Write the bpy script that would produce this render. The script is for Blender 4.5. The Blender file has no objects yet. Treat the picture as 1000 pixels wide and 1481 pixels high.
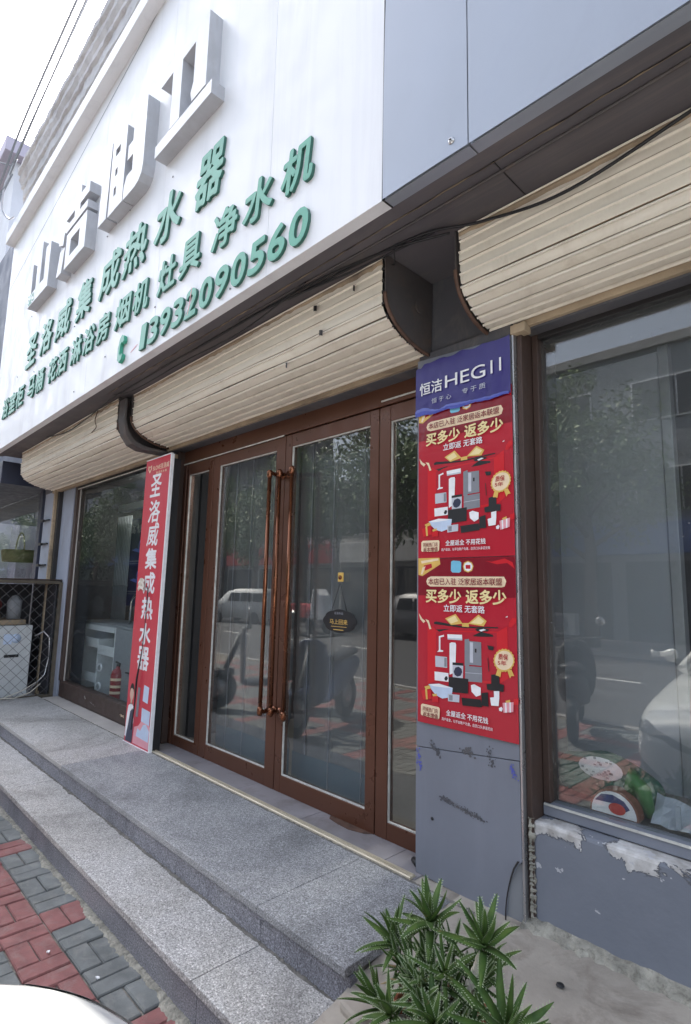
import bpy, bmesh, math, random
from mathutils import Vector, Matrix
R = math.radians
random.seed(7)
S = bpy.context.scene
COL = S.collection

# ------------------------------------------------------------------ camera
cam_d = bpy.data.cameras.new('camera'); cam = bpy.data.objects.new('camera', cam_d); COL.objects.link(cam)
F, PITCH, YAW, ROLL = 800.676, 0.140652717, 0.799913397, 0.0220519831
cy, sy, cp, sp = math.cos(YAW), math.sin(YAW), math.cos(PITCH), math.sin(PITCH)
fw = Vector((-sy*cp, cy*cp, sp)); rt = Vector((cy, sy, 0)); up = rt.cross(fw)
cr, sr = math.cos(ROLL), math.sin(ROLL)
rt2 = rt*cr + up*sr; up2 = up*cr - rt*sr
M4 = Matrix((rt2, up2, -fw)).transposed().to_4x4(); M4.translation = (0, 0, 1.5)
cam.matrix_world = M4
cam_d.sensor_fit = 'VERTICAL'; cam_d.sensor_height = 36; cam_d.sensor_width = 36
cam_d.lens = F/1481*36; cam_d.clip_end = 2000; cam_d.clip_start = 0.02
S.camera = cam
# ------------------------------------------------------------------ light
SUN = Vector((-0.646, 0.113, 0.755)).normalized()
W = bpy.data.worlds.new('World'); S.world = W; W.use_nodes = True
wn = W.node_tree.nodes; wl = W.node_tree.links
sky = wn.new('ShaderNodeTexSky'); sky.sky_type = 'NISHITA'; sky.sun_disc = False
sky.sun_elevation = math.asin(SUN.z); sky.sun_rotation = math.atan2(SUN.x, SUN.y)
sky.air_density = 1.0; sky.dust_density = 2.0; sky.ozone_density = 1.0
bg = wn['Background']; bg.inputs['Strength'].default_value = 0.15
hs = wn.new('ShaderNodeHueSaturation'); hs.inputs['Saturation'].default_value = .52   # thin summer haze: a paler sky
wl.new(sky.outputs['Color'], hs.inputs['Color']); wl.new(hs.outputs['Color'], bg.inputs['Color'])
sun_d = bpy.data.lights.new('sun', 'SUN'); sun_d.energy = 3.6; sun_d.angle = R(0.53); sun_d.color = (1, .94, .85)
sun = bpy.data.objects.new('sun', sun_d); COL.objects.link(sun)
sun.rotation_euler = SUN.to_track_quat('Z', 'Y').to_euler(); sun.location = (-20, 4, 30)
S.view_settings.view_transform = 'Standard'; S.view_settings.look = 'None'
S.view_settings.exposure = 1.9; S.view_settings.gamma = 1
S.render.engine = 'CYCLES'
S.cycles.transparent_max_bounces = 16
S.cycles.use_denoising = True

# ------------------------------------------------------------------ materials
def lin(h):
    if not isinstance(h, str): return tuple(h) + (1,) if len(h) == 3 else h
    v = [int(h[i:i+2], 16)/255 for i in (0, 2, 4)]
    return tuple(((c+.055)/1.055)**2.4 if c > .04045 else c/12.92 for c in v) + (1,)
MATS = {}
class NT:
    def __init__(s, name):
        s.m = bpy.data.materials.new(name); s.m.use_nodes = True
        s.n = s.m.node_tree.nodes; s.l = s.m.node_tree.links
        s.p = s.n['Principled BSDF']; s.out = s.n['Material Output']
        s.tc = s.n.new('ShaderNodeTexCoord').outputs['Object']; MATS[name] = s.m
    def map(s, scale, loc=(0, 0, 0), rot=(0, 0, 0)):
        k = s.n.new('ShaderNodeMapping'); k.inputs['Scale'].default_value = scale if hasattr(scale, '__len__') else (scale,)*3
        k.inputs['Location'].default_value = loc; k.inputs['Rotation'].default_value = rot
        s.l.new(s.tc, k.inputs['Vector']); return k.outputs[0]
    def noise(s, scale, detail=4, rough=.55, dist=0, loc=(0, 0, 0)):
        k = s.n.new('ShaderNodeTexNoise'); k.inputs['Scale'].default_value = 1
        k.inputs['Detail'].default_value = detail; k.inputs['Roughness'].default_value = rough; k.inputs['Distortion'].default_value = dist
        s.l.new(s.map(scale, loc), k.inputs['Vector']); return k.outputs['Fac']
    def voro(s, scale, feat='F1', out='Distance'):
        k = s.n.new('ShaderNodeTexVoronoi'); k.feature = feat; k.inputs['Scale'].default_value = 1
        s.l.new(s.map(scale), k.inputs['Vector']); return k.outputs[out]
    def ramp(s, fac, stops, interp='LINEAR'):
        k = s.n.new('ShaderNodeValToRGB'); k.color_ramp.interpolation = interp
        e = k.color_ramp.elements
        while len(e) < len(stops): e.new(.5)
        for i, (p, c) in enumerate(stops):
            e[i].position = p; e[i].color = lin(c) if not isinstance(c, (int, float)) else (c, c, c, 1)
        s.l.new(fac, k.inputs[0]); return k.outputs[0]
    def mix(s, fac, a, b, mode='MIX'):
        k = s.n.new('ShaderNodeMix'); k.data_type = 'RGBA'; k.blend_type = mode
        for v, i in ((fac, 0), (a, 6), (b, 7)):
            if hasattr(v, 'node'): s.l.new(v, k.inputs[i])
            elif i == 0: k.inputs[0].default_value = v
            else: k.inputs[i].default_value = lin(v)
        return k.outputs[2]
    def math(s, op, a, b=0, clamp=False):
        k = s.n.new('ShaderNodeMath'); k.operation = op; k.use_clamp = clamp
        for v, i in ((a, 0), (b, 1)):
            if hasattr(v, 'node'): s.l.new(v, k.inputs[i])
            else: k.inputs[i].default_value = v
        return k.outputs[0]
    def sep(s, i):
        k = s.n.new('ShaderNodeSeparateXYZ'); s.l.new(s.tc, k.inputs[0]); return k.outputs[i]
    def set(s, col=None, rough=None, metal=None, **kw):
        for v, nm in ((col, 'Base Color'), (rough, 'Roughness'), (metal, 'Metallic')):
            if v is None: continue
            if hasattr(v, 'node'): s.l.new(v, s.p.inputs[nm])
            elif nm == 'Base Color': s.p.inputs[nm].default_value = lin(v)
            else: s.p.inputs[nm].default_value = v
        for k, v in kw.items(): s.p.inputs[k.replace('_', ' ')].default_value = v
        return s
    def bump(s, h, strength=.3, dist=.01):
        k = s.n.new('ShaderNodeBump'); k.inputs['Strength'].default_value = strength; k.inputs['Distance'].default_value = dist
        s.l.new(h, k.inputs['Height']); s.l.new(k.outputs[0], s.p.inputs['Normal']); return s
def paper(name, c, rough=.3):
    t = NT(name); t.set(c, rough); t.bump(t.math('ADD', t.noise((5, 5, 2.2), 3, .5, .6), t.math('MULTIPLY', t.noise((1.5, 1.5, 26), 2), .12)), .55, .012); return t.m
def paint(name, c, rough=.5, var=.12, vs=2.5, metal=0, bump=.05, bs=60, dirt=None, ds=(4, 4, 1.2), da=.5, **kw):
    """a base colour with soft wear, optional streaky dirt and fine bump"""
    t = NT(name); base = lin(c)
    d = tuple(max(0, v*(1-var)) for v in base[:3]); b = tuple(min(1, v*(1+var)) for v in base[:3])
    n = t.noise(vs, 6, .65)
    col = t.ramp(n, [(.3, d), (.7, b)])
    if dirt:
        f = t.ramp(t.noise(ds, 8, .7, .6), [(.5, 0.), (.72, da)])
        col = t.mix(f, col, dirt)
    t.set(col, t.ramp(t.noise(vs*4, 4), [(.3, max(rough-.1, .03)), (.7, min(rough+.12, 1))]), metal, **kw)
    if bump: t.bump(t.noise(bs, 3), bump, .004)
    return t.m
def flat(name, c, rough=.5, metal=0, **kw):
    t = NT(name); base = lin(c)
    n = t.noise(30, 3)
    t.set(t.ramp(n, [(.3, tuple(v*.94 for v in base[:3])), (.7, tuple(min(1, v*1.06) for v in base[:3]))]), rough, metal, **kw)
    return t.m
def glass(name, tint=(.93, .945, .94), dust=.05, r0=.04, dustcol=(.52, .52, .51), pw=5.):
    t = NT(name); n, l = t.n, t.l; n.remove(t.p)
    lw = n.new('ShaderNodeLayerWeight'); lw.inputs['Blend'].default_value = .5
    f5 = t.math('POWER', lw.outputs['Facing'], pw)
    f = t.math('ADD', t.math('MULTIPLY', f5, 1-r0), r0)
    tr = n.new('ShaderNodeBsdfTransparent'); tr.inputs[0].default_value = tint + (1,)
    gl = n.new('ShaderNodeBsdfGlossy'); gl.inputs['Roughness'].default_value = .004; gl.inputs[0].default_value = (1, 1, 1, 1)
    m1 = n.new('ShaderNodeMixShader'); l.new(f, m1.inputs[0]); l.new(tr.outputs[0], m1.inputs[1]); l.new(gl.outputs[0], m1.inputs[2])
    df = n.new('ShaderNodeBsdfDiffuse'); df.inputs[0].default_value = dustcol + (1,)
    film = t.ramp(t.noise((2.2, 2.2, 1.1), 8, .65, .5), [(.3, dust*.35), (.75, dust)])
    cell = t.ramp(t.voro(38), [(.045, 1.), (.1, 0.)])
    gate = t.ramp(t.noise(2.4, 2), [(.55, 0.), (.66, .7)])
    spk = t.math('MULTIPLY', cell, gate)
    fac = t.math('MAXIMUM', film, spk)
    m2 = n.new('ShaderNodeMixShader'); l.new(fac, m2.inputs[0]); l.new(m1.outputs[0], m2.inputs[1]); l.new(df.outputs[0], m2.inputs[2])
    l.new(m2.outputs[0], t.out.inputs[0]); return t.m
def lamp(name, c, e):
    t = NT(name); t.set(c, .5); t.p.inputs['Emission Color'].default_value = lin(c); t.p.inputs['Emission Strength'].default_value = e; return t.m

# granite
def granite(name, base, tone):
    t = NT(name)
    a = t.ramp(t.noise(170, 2, .75), [(.36, tuple(v*.34 for v in base)), (.46, tuple(v*.85 for v in base)), (.58, base), (.66, tuple(min(1, v*1.9) for v in base))])
    v = t.ramp(t.voro(120), [(.12, tuple(v*.4 for v in base)), (.3, (1, 1, 1))])
    c = t.mix(.55, a, v, 'MULTIPLY')
    big = t.ramp(t.noise(1.6, 6, .7, .8), [(.36, tuple(x*.60 for x in tone)), (.5, tuple(x*.88 for x in tone)), (.62, tuple(min(1, x*1.15) for x in tone))])
    c = t.mix(1., c, big, 'MULTIPLY')
    st = t.ramp(t.noise(4, 9, .78, 1.2), [(.52, 0.), (.72, .55)])
    c = t.mix(st, c, tuple(x*.45 for x in base))
    t.set(c, t.ramp(t.noise(90, 2), [(.3, .45), (.7, .75)])); t.bump(t.noise(300, 2), .25, .002); return t.m
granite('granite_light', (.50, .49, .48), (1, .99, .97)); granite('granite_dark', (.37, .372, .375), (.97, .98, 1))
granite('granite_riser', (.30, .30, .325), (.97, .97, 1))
paint('paver_red', (.25, .105, .10), .85, .3, 9, bump=.5, bs=150, dirt=(.34, .27, .25), ds=(12, 12, 12), da=.45)
paint('paver_grey', (.16, .17, .168), .9, .3, 9, bump=.5, bs=150, dirt=(.32, .31, .28), ds=(12, 12, 12), da=.5)
paint('sand_joint', (.17, .155, .13), .95, .4, 14, bump=1, bs=120, dirt=(.4, .37, .32), ds=(20, 20, 20), da=.8)
paint('mortar', (.30, .285, .24), .95, .45, 16, bump=1, bs=90, dirt=(.10, .09, .07), ds=(40, 40, 40), da=.9)
paint('grit_and_shade', (.15, .14, .125), .95, .4, 30, bump=.6, bs=150)
paint('concrete', (.34, .305, .26), .9, .25, 3, bump=.5, bs=70, dirt=(.14, .115, .095), ds=(5, 5, 5), da=.8)
paint('old_concrete', (.60, .59, .60), .95, .2, 2.5, bump=.6, bs=30, dirt=(.32, .30, .31), ds=(4, 4, 7), da=.7)
paint('asphalt', (.085, .085, .088), .9, .2, 1.2, bump=.4, bs=120)
paint('kerb_stone', (.34, .33, .32), .85, .15, 3)
flat('road_white', (.65, .65, .62), .7)
paint('sign_white', (.78, .79, .81), .42, .03, 1.2, bump=.03, bs=3, dirt=(.5, .5, .53), ds=(5, 5, .35), da=.3)
paint('letter_side_shaded', (.44, .45, .48), .45, .1, 5, bump=0, dirt=(.3, .28, .27), ds=(6, 6, 2), da=.4)  # grey puts the shading of the block letter sides into the colour
paint('panel_grey', (.315, .345, .40), .36, .07, 1.1, bump=.03, bs=4, dirt=(.22, .235, .28), ds=(1.2, 1.2, .35), da=.4, metal=.25)
paint('soffit_grey', (.105, .097, .105), .6, .2, 1.5, bump=.15, bs=20, dirt=(.2, .165, .15), ds=(1.2, 9, 9), da=.6)
paint('wall_dark', (.085, .085, .095), .7, .2, 2, bump=.2, bs=30, dirt=(.2, .18, .16), ds=(6, 6, 3), da=.5)
paint('clad_blue', (.19, .203, .24), .5, .1, 1.8, bump=.03, bs=6, dirt=(.24, .255, .30), ds=(5, 5, 1.2), da=.45)
paint('pier_blue', (.30, .33, .40), .6, .12, 1.5, bump=.1, bs=30, dirt=(.18, .17, .17), ds=(4, 4, 1), da=.5)
paint('brown_alu', (.12, .05, .030), .34, .12, 2, bump=.02, bs=40, metal=.35)
paint('dark_brown', (.055, .034, .027), .5, .2, 3, bump=.1)
paint('bronze', (.20, .08, .042), .22, .1, 3, metal=.85, bump=.0)
paint('sealant', (.55, .54, .50), .8, .25, 20, bump=.3)
paint('cream_alu', (.52, .46, .35), .42, .1, 6, metal=.3, bump=.05, dirt=(.3, .25, .18), ds=(3, 20, 20), da=.5)
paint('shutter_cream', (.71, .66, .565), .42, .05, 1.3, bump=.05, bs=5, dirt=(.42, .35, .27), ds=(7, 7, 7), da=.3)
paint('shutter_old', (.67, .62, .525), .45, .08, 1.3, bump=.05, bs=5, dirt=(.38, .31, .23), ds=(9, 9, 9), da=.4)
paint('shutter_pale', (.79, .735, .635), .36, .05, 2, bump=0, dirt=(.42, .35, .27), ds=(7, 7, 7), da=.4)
paint('shutter_dirty_shade', (.36, .28, .19), .7, .3, 4, bump=.4, bs=40, dirt=(.12, .09, .07), ds=(3, 9, 9), da=.8)
paint('plate_dark', (.075, .068, .068), .6, .2, 6, bump=.2, bs=30, dirt=(.13, .09, .07), ds=(8, 8, 8), da=.6)
paint('rust', (.10, .055, .038), .8, .4, 20, bump=.5, bs=60)
paint('black_rail', (.022, .02, .02), .45, .2, 5)
paint('silver', (.5, .5, .51), .3, .05, 3, metal=.8, bump=0)
flat('rubber', (.02, .02, .021), .7)
paint('tile_grey', (.24, .225, .235), .6, .2, 2.5, bump=.2, bs=40, dirt=(.12, .10, .09), ds=(4, 4, 4), da=.6)
paint('tile_beige', (.46, .43, .40), .6, .15, 4, bump=.1)
flat('letter_green', (.05, .32, .215), .4)
flat('letter_edge', (.03, .12, .09), .5)
paper('poster_red', (.45, .018, .035), .26); paper('poster_dark_red', (.22, .008, .02), .26); paper('poster_bright_red', (.60, .02, .03), .26)
paper('poster_purple', (.034, .024, .17), .34); flat('poster_blue', (.09, .11, .42), .3)
flat('print_white', (.82, .82, .84), .35); flat('print_cream', (.83, .66, .45), .35); flat('print_gold', (.70, .45, .11), .35)
flat('print_lightgold', (.85, .70, .36), .35); flat('print_black', (.012, .012, .014), .55); flat('print_grey', (.23, .24, .27), .3)
flat('print_lightgrey', (.52, .54, .60), .35); flat('print_cyan', (.18, .5, .68), .35); flat('print_skin', (.62, .42, .33), .5)
flat('print_pink', (.75, .33, .38), .4); flat('print_ice', (.52, .62, .78), .4); flat('print_navy', (.03, .035, .07), .4)
paper('banner_red', (.56, .035, .06), .4)
paint('interior_wall', (.24, .25, .265), .8, .08, 1); flat('interior_dark', (.035, .035, .042), .7); flat('interior_floor', (.16, .15, .14), .4)
paint('backboard', (.30, .325, .36), .75, .06, .8, bump=.05, bs=10)
lamp('lamp_white', (1, .97, .9), 14)
t = NT('curtain'); t.set(t.ramp(t.noise((5, 5, .5), 4), [(.3, (.098, .104, .108)), (.7, (.155, .162, .166))]), .35)
flat('curtain_hem', (.06, .105, .135), .4)
flat('steel_grey', (.30, .32, .34), .35, .3); flat('board_grey', (.62, .64, .65), .5); flat('fire_red', (.27, .015, .02), .35)
flat('chrome', (.8, .8, .8), .12, 1.)
flat('screen_blue', (.02, .028, .11), .3); flat('screen_glow', (.12, .2, .7), .3)
flat('bag_green', (.015, .11, .07), .6); flat('lime', (.05, .19, .045), .5); flat('pack_clear', (.42, .46, .52), .2); flat('disc_red', (.55, .05, .04), .4)
flat('disc_navy', (.04, .05, .16), .4); flat('disc_rim', (.22, .08, .05), .6)
paint('white_enamel', (.55, .57, .57), .4, .08, 3, dirt=(.3, .28, .25), ds=(5, 5, 2), da=.4)
paint('cage_steel', (.09, .075, .055), .7, .3, 10); flat('wire', (.16, .16, .16), .5, .6)
paint('cardboard', (.27, .21, .14), .9, .3, 12); flat('basket_brown', (.19, .12, .06), .8); flat('dark_red', (.14, .02, .02), .7)
t = NT('car_white'); t.set((.80, .82, .81), .22); t.p.inputs['Coat Weight'].default_value = .8; t.p.inputs['Coat Roughness'].default_value = .04
flat('car_black', (.01, .01, .012), .15); flat('car_glass', (.012, .015, .018), .05); flat('car_light', (.10, .105, .115), .12)
flat('alloy', (.45, .45, .46), .3, .8); flat('plastic_black', (.025, .025, .027), .5); flat('scooter_blue', (.07, .09, .17), .3); flat('scooter_grey', (.13, .13, .14), .4); flat('tan_seat', (.3, .24, .17), .6)
paint('terracotta', (.42, .13, .06), .8, .2, 10, bump=.3); flat('soil', (.05, .035, .025), .95)
t = NT('aloe_leaf')
lf = t.ramp(t.noise((25, 25, 25), 4), [(.3, (.034, .078, .018)), (.7, (.09, .155, .032))])
br_ = t.ramp(t.noise(38, 5, .7), [(.62, 0.), (.74, .85)]); lf = t.mix(br_, lf, (.20, .15, .07)); t.set(lf, .6); t.p.inputs['Specular IOR Level'].default_value = .3
paint('aloe_stem', (.58, .54, .46), .9, .35, 60, bump=.6, bs=120)
paint('dry_leaf', (.34, .25, .13), .9, .3, 40)
flat('aloe_spine', (.35, .42, .25), .6)
paint('bark', (.11, .085, .065), .95, .3, 8, bump=.8, bs=25)
flat('added_hedge_leaf', (.025, .045, .018), .6)
t = NT('tree_leaf'); t.set(t.ramp(t.noise(.9, 3), [(.35, (.055, .11, .025)), (.65, (.13, .20, .045))]), .5)
paint('slate_blue', (.075, .09, .135), .6, .15, .8, bump=.1); paint('pale_render', (.62, .62, .66), .8, .1, .8); paint('lilac_render', (.46, .42, .50), .8, .1, .8)
paint('navy_frame', (.03, .035, .06), .5, .2, 3)
paint('shop_wall', (.45, .44, .42), .8, .1, .7); paint('shop_grey', (.26, .28, .31), .8, .1, .7); paint('shop_dark', (.10, .10, .11), .8, .1, .7); flat('shop_glass', (.03, .035, .045), .06); flat('shop_red', (.5, .04, .04), .5); flat('shop_blue', (.06, .12, .34), .5)
glass('window_glass', dust=.05, r0=.062); glass('door_glass', dust=.02, r0=.058, dustcol=(.42, .42, .42)); glass('left_glass', tint=(.9, .93, .93), dust=.012, r0=.02, pw=7.5)
flat('tape', (.62, .56, .48), .4)
flat('brick', (.23, .11, .075), .9)
# plinth: blue-grey paint flaking off white plaster near the top edge
t = NT('flaking_paint')
pc = t.ramp(t.noise(2.2, 6, .6), [(.3, (.165, .18, .215)), (.7, (.21, .225, .26))])
zb = t.math('MULTIPLY', t.math('SUBTRACT', t.sep(2), .322), 2.9)
zc = t.math('MAXIMUM', t.math('MINIMUM', zb, .12), -.55)
msk = t.math('ADD', t.noise((7, 7, 9), 9, .62, .5), zc)
m1 = t.ramp(msk, [(.60, 0.), (.608, 1.)])
edge = t.ramp(msk, [(.575, 0.), (.600, 1.), (.609, 0.)])
wh = t.ramp(t.noise(18, 5), [(.35, (.36, .34, .32)), (.65, (.66, .65, .64))])
spk = t.ramp(t.math('ADD', t.noise(20, 3, .55), t.math('MULTIPLY', zc, .10)), [(.655, 0.), (.665, .85)])
c = t.mix(m1, pc, wh); c = t.mix(t.math('MULTIPLY', edge, .75), c, (.05, .045, .045)); c = t.mix(spk, c, (.5, .5, .52))
t.set(c, .8); t.bump(t.math('ADD', t.math('MULTIPLY', m1, -1.), t.math('MULTIPLY', t.noise(50, 4), .25)), .6, .006)

# ------------------------------------------------------------------ builders
ORG = {}
class MB:
    def __init__(s): s.v = []; s.f = []; s.mi = []; s.sm = []
    def add(s, vs, fs, mi=0, smooth=False):
        o = len(s.v); s.v += [Vector(p) for p in vs]
        for f in fs: s.f.append([o+i for i in f]); s.mi.append(mi); s.sm.append(smooth)
    def box(s, x0, x1, y0, y1, z0, z1, mi=0):
        if x0 > x1: x0, x1 = x1, x0
        if y0 > y1: y0, y1 = y1, y0
        if z0 > z1: z0, z1 = z1, z0
        v = [(x, y, z) for z in (z0, z1) for y in (y0, y1) for x in (x0, x1)]
        s.add(v, [(0, 2, 3, 1), (4, 5, 7, 6), (0, 1, 5, 4), (2, 6, 7, 3), (0, 4, 6, 2), (1, 3, 7, 5)], mi); return s
    def hexa(s, v, mi=0):
        s.add(v, [(0, 3, 2, 1), (4, 5, 6, 7), (0, 1, 5, 4), (1, 2, 6, 5), (2, 3, 7, 6), (3, 0, 4, 7)], mi); return s
    def prism(s, poly, a, b, axis=1, mi=0, smooth=False):
        """poly of 2D points extruded along axis from a to b"""
        n = len(poly)
        def P(p, d): q = list(p); q.insert(axis, d); return q
        s.add([P(p, a) for p in poly] + [P(p, b) for p in poly], [tuple(range(n)), tuple(range(2*n-1, n-1, -1))], mi)
        s.add([P(p, a) for p in poly] + [P(p, b) for p in poly], [(i, i+n, (i+1) % n+n, (i+1) % n) for i in range(n)], mi, smooth); return s
    def tube(s, pts, r, n=8, mi=0, cap=True):
        pts = [Vector(p) for p in pts]; m = len(pts); rr = r if hasattr(r, '__len__') else [r]*m
        vs = []; prev = None
        for i, p in enumerate(pts):
            d = (pts[min(i+1, m-1)] - pts[max(i-1, 0)]).normalized()
            if prev is None:
                a = Vector((0, 0, 1)) if abs(d.z) < .9 else Vector((1, 0, 0)); u = d.cross(a).normalized()
            else: u = (prev - d*prev.dot(d)).normalized()
            prev = u; w = d.cross(u)
            vs += [p + (u*math.cos(k*2*math.pi/n) + w*math.sin(k*2*math.pi/n))*rr[i] for k in range(n)]
        fs = [(i*n+k, i*n+(k+1) % n, (i+1)*n+(k+1) % n, (i+1)*n+k) for i in range(m-1) for k in range(n)]
        s.add(vs, fs, mi, True)
        if cap: s.add([vs[k] for k in range(n)], [tuple(range(n-1, -1, -1))], mi); s.add([vs[(m-1)*n+k] for k in range(n)], [tuple(range(n))], mi)
        return s
    def lathe(s, prof, c=(0, 0, 0), axis=2, n=24, mi=0, smooth=True):
        vs = []
        for r, h in prof:
            for k in range(n):
                a = 2*math.pi*k/n; p = [r*math.cos(a), r*math.sin(a)]; p.insert(axis, h); vs.append([p[i]+c[i] for i in range(3)])
        m = len(prof)
        s.add(vs, [(i*n+k, i*n+(k+1) % n, (i+1)*n+(k+1) % n, (i+1)*n+k) for i in range(m-1) for k in range(n)], mi, smooth); return s
    def loft(s, rings, mi=0, close=False, caps=True, smooth=True):
        n = len(rings[0]); m = len(rings); vs = [p for r in rings for p in r]
        kk = n if close else n-1
        s.add(vs, [(i*n+k, i*n+(k+1) % n, (i+1)*n+(k+1) % n, (i+1)*n+k) for i in range(m-1) for k in range(kk)], mi, smooth)
        if caps: s.add(rings[0], [tuple(range(n))], mi, smooth); s.add(rings[-1], [tuple(range(n-1, -1, -1))], mi, smooth)
        return s
    def build(s, name, mats, parent=None, bevel=0, sub=0, seg=2):
        me = bpy.data.meshes.new(name); o = Vector(ORG.get(parent.name, (0, 0, 0))) if parent else Vector((0, 0, 0))
        me.from_pydata([tuple(v-o) for v in s.v], [], s.f)
        mats = [mats] if isinstance(mats, str) else mats
        for m in mats: me.materials.append(MATS[m])
        for p, i, q in zip(me.polygons, s.mi, s.sm): p.material_index = i; p.use_smooth = q
        bm = bmesh.new(); bm.from_mesh(me); bmesh.ops.remove_doubles(bm, verts=bm.verts, dist=1e-5)
        bmesh.ops.recalc_face_normals(bm, faces=bm.faces); bm.to_mesh(me); bm.free()
        ob = bpy.data.objects.new(name, me); COL.objects.link(ob)
        if parent: ob.parent = parent; ORG[ob.name] = tuple(o)
        else: ORG[ob.name] = (0, 0, 0)
        if bevel:
            b = ob.modifiers.new('bevel', 'BEVEL'); b.width = bevel; b.segments = seg; b.limit_method = 'ANGLE'; b.angle_limit = R(40); b.harden_normals = False
        if sub: u = ob.modifiers.new('subsurf', 'SUBSURF'); u.levels = sub; u.render_levels = sub
        return ob
def tag(o, label=None, cat=None, group=None, kind=None):
    if label: o['label'] = label
    if cat: o['category'] = cat
    if group: o['group'] = group
    if kind: o['kind'] = kind
    return o
def thing(name, label, cat, loc=(0, 0, 0), group=None, rz=0):
    o = bpy.data.objects.new(name, None); COL.objects.link(o); o.location = loc; o.rotation_euler = (0, 0, rz)
    o.empty_display_size = .1; ORG[o.name] = tuple(loc) if not rz else (0, 0, 0)
    return tag(o, label, cat, group)
def copy_tree(o, parent=None):
    c = o.copy(); COL.objects.link(c)
    if parent: c.parent = parent
    for ch in list(o.children): copy_tree(ch, c)
    return c
def B(x0, x1, y0, y1, z0, z1, name, m, parent, bevel=.003):
    return MB().box(x0, x1, y0, y1, z0, z1).build(name, m, parent, bevel)
def text_mesh(body, off=0., ext=.001, spacing=1.):
    cu = bpy.data.curves.new('t', 'FONT'); cu.body = body; cu.size = 1; cu.resolution_u = 4; cu.space_character = spacing
    ob = bpy.data.objects.new('t', cu); COL.objects.link(ob)
    dg = bpy.context.evaluated_depsgraph_get(); me = bpy.data.meshes.new_from_object(ob.evaluated_get(dg))
    vs = [v.co.copy() for v in me.vertices]; fs = [tuple(p.vertices) for p in me.polygons]
    bpy.data.objects.remove(ob); bpy.data.curves.remove(cu); bpy.data.meshes.remove(me)
    return vs, fs
def put_flat(mb, vs, fs, x0, z0, x1, z1, y, depth, shear=0, slope=0, mi=0):
    """fit a 2D outline mesh into a rectangle of an XZ wall facing -Y and give it depth"""
    ax, bx = min(v.x for v in vs), max(v.x for v in vs); ay, by = min(v.y for v in vs), max(v.y for v in vs)
    sx = (x1-x0)/max(bx-ax, 1e-6); sz = (z1-z0)/max(by-ay, 1e-6)
    P = []
    for v in vs:
        u, w = (v.x-ax)*sx, (v.y-ay)*sz
        P.append((x0+u+shear*w, z0+w+slope*u))
    if mb.bold:
        # heavier strokes: the same outline again, shifted round a small circle, each a hair behind the last
        r = mb.bold*(z1-z0); b = mb.bold; mb.bold = 0
        for k in range(8):
            dx, dz = r*math.cos(k*math.pi/4), r*math.sin(k*math.pi/4)
            put_flat(mb, vs, fs, x0+dx, z0+dz, x1+dx, z1+dz, y+.00005*(k+1), depth, shear, slope, mi)
        mb.bold = b
    n = len(P); bnd = {}
    for f in fs:
        for i in range(len(f)):
            e = (f[i], f[(i+1) % len(f)]); bnd[e] = bnd.get(e, 0)+1
    mb.add([(p[0], y, p[1]) for p in P], fs, mi)
    if depth > 0:
        edges = [e for e in bnd if (e[1], e[0]) not in bnd]
        mb.add([(p[0], y, p[1]) for p in P] + [(p[0], y+depth, p[1]) for p in P], [(a, b, b+n, a+n) for a, b in edges], mi+1 if mi == 0 and mb.edge else mi)
MB.edge = False; MB.bold = 0
TC = {}
def T(name, body, x0, z0, x1, z1, y, m, parent, off=.0, depth=.0006, shear=0, slope=0, edge=None, spacing=1.):
    k = (body, spacing)
    if k not in TC: TC[k] = text_mesh(body, 0, 0, spacing)
    vs, fs = TC[k]; mb = MB(); mb.edge = edge is not None; mb.bold = off
    put_flat(mb, vs, fs, x0, z0, x1, z1, y, depth, shear, slope)
    return mb.build(name, [m, edge] if edge else m, parent)
def outline_mesh(loops):
    cu = bpy.data.curves.new('c', 'CURVE'); cu.dimensions = '2D'; cu.fill_mode = 'BOTH'
    for lp in loops:
        sp_ = cu.splines.new('POLY'); sp_.points.add(len(lp)-1); sp_.use_cyclic_u = True
        for q, p in zip(sp_.points, lp): q.co = (p[0], p[1], 0, 1)
    ob = bpy.data.objects.new('c', cu); COL.objects.link(ob)
    dg = bpy.context.evaluated_depsgraph_get(); me = bpy.data.meshes.new_from_object(ob.evaluated_get(dg))
    vs = [v.co.copy() for v in me.vertices]; fs = [tuple(p.vertices) for p in me.polygons]
    bpy.data.objects.remove(ob); bpy.data.curves.remove(cu); bpy.data.meshes.remove(me); return vs, fs
def flatpoly(mb, pts, y, mi=0, depth=.0006):
    """flat printed shape on an XZ wall"""
    mb.prism(list(pts), y, y+depth, 1, mi)
def ell(cx, cz, rx, rz, n=20): return [(cx+rx*math.cos(2*math.pi*k/n), cz+rz*math.sin(2*math.pi*k/n)) for k in range(n)]
def rrect(x0, z0, x1, z1, r, n=5):
    o = []
    for cx, cz, a in ((x1-r, z1-r, 0), (x0+r, z1-r, 90), (x0+r, z0+r, 180), (x1-r, z0+r, 270)):
        o += [(cx+r*math.cos(R(a+90*k/n)), cz+r*math.sin(R(a+90*k/n))) for k in range(n+1)]
    return o

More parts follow.
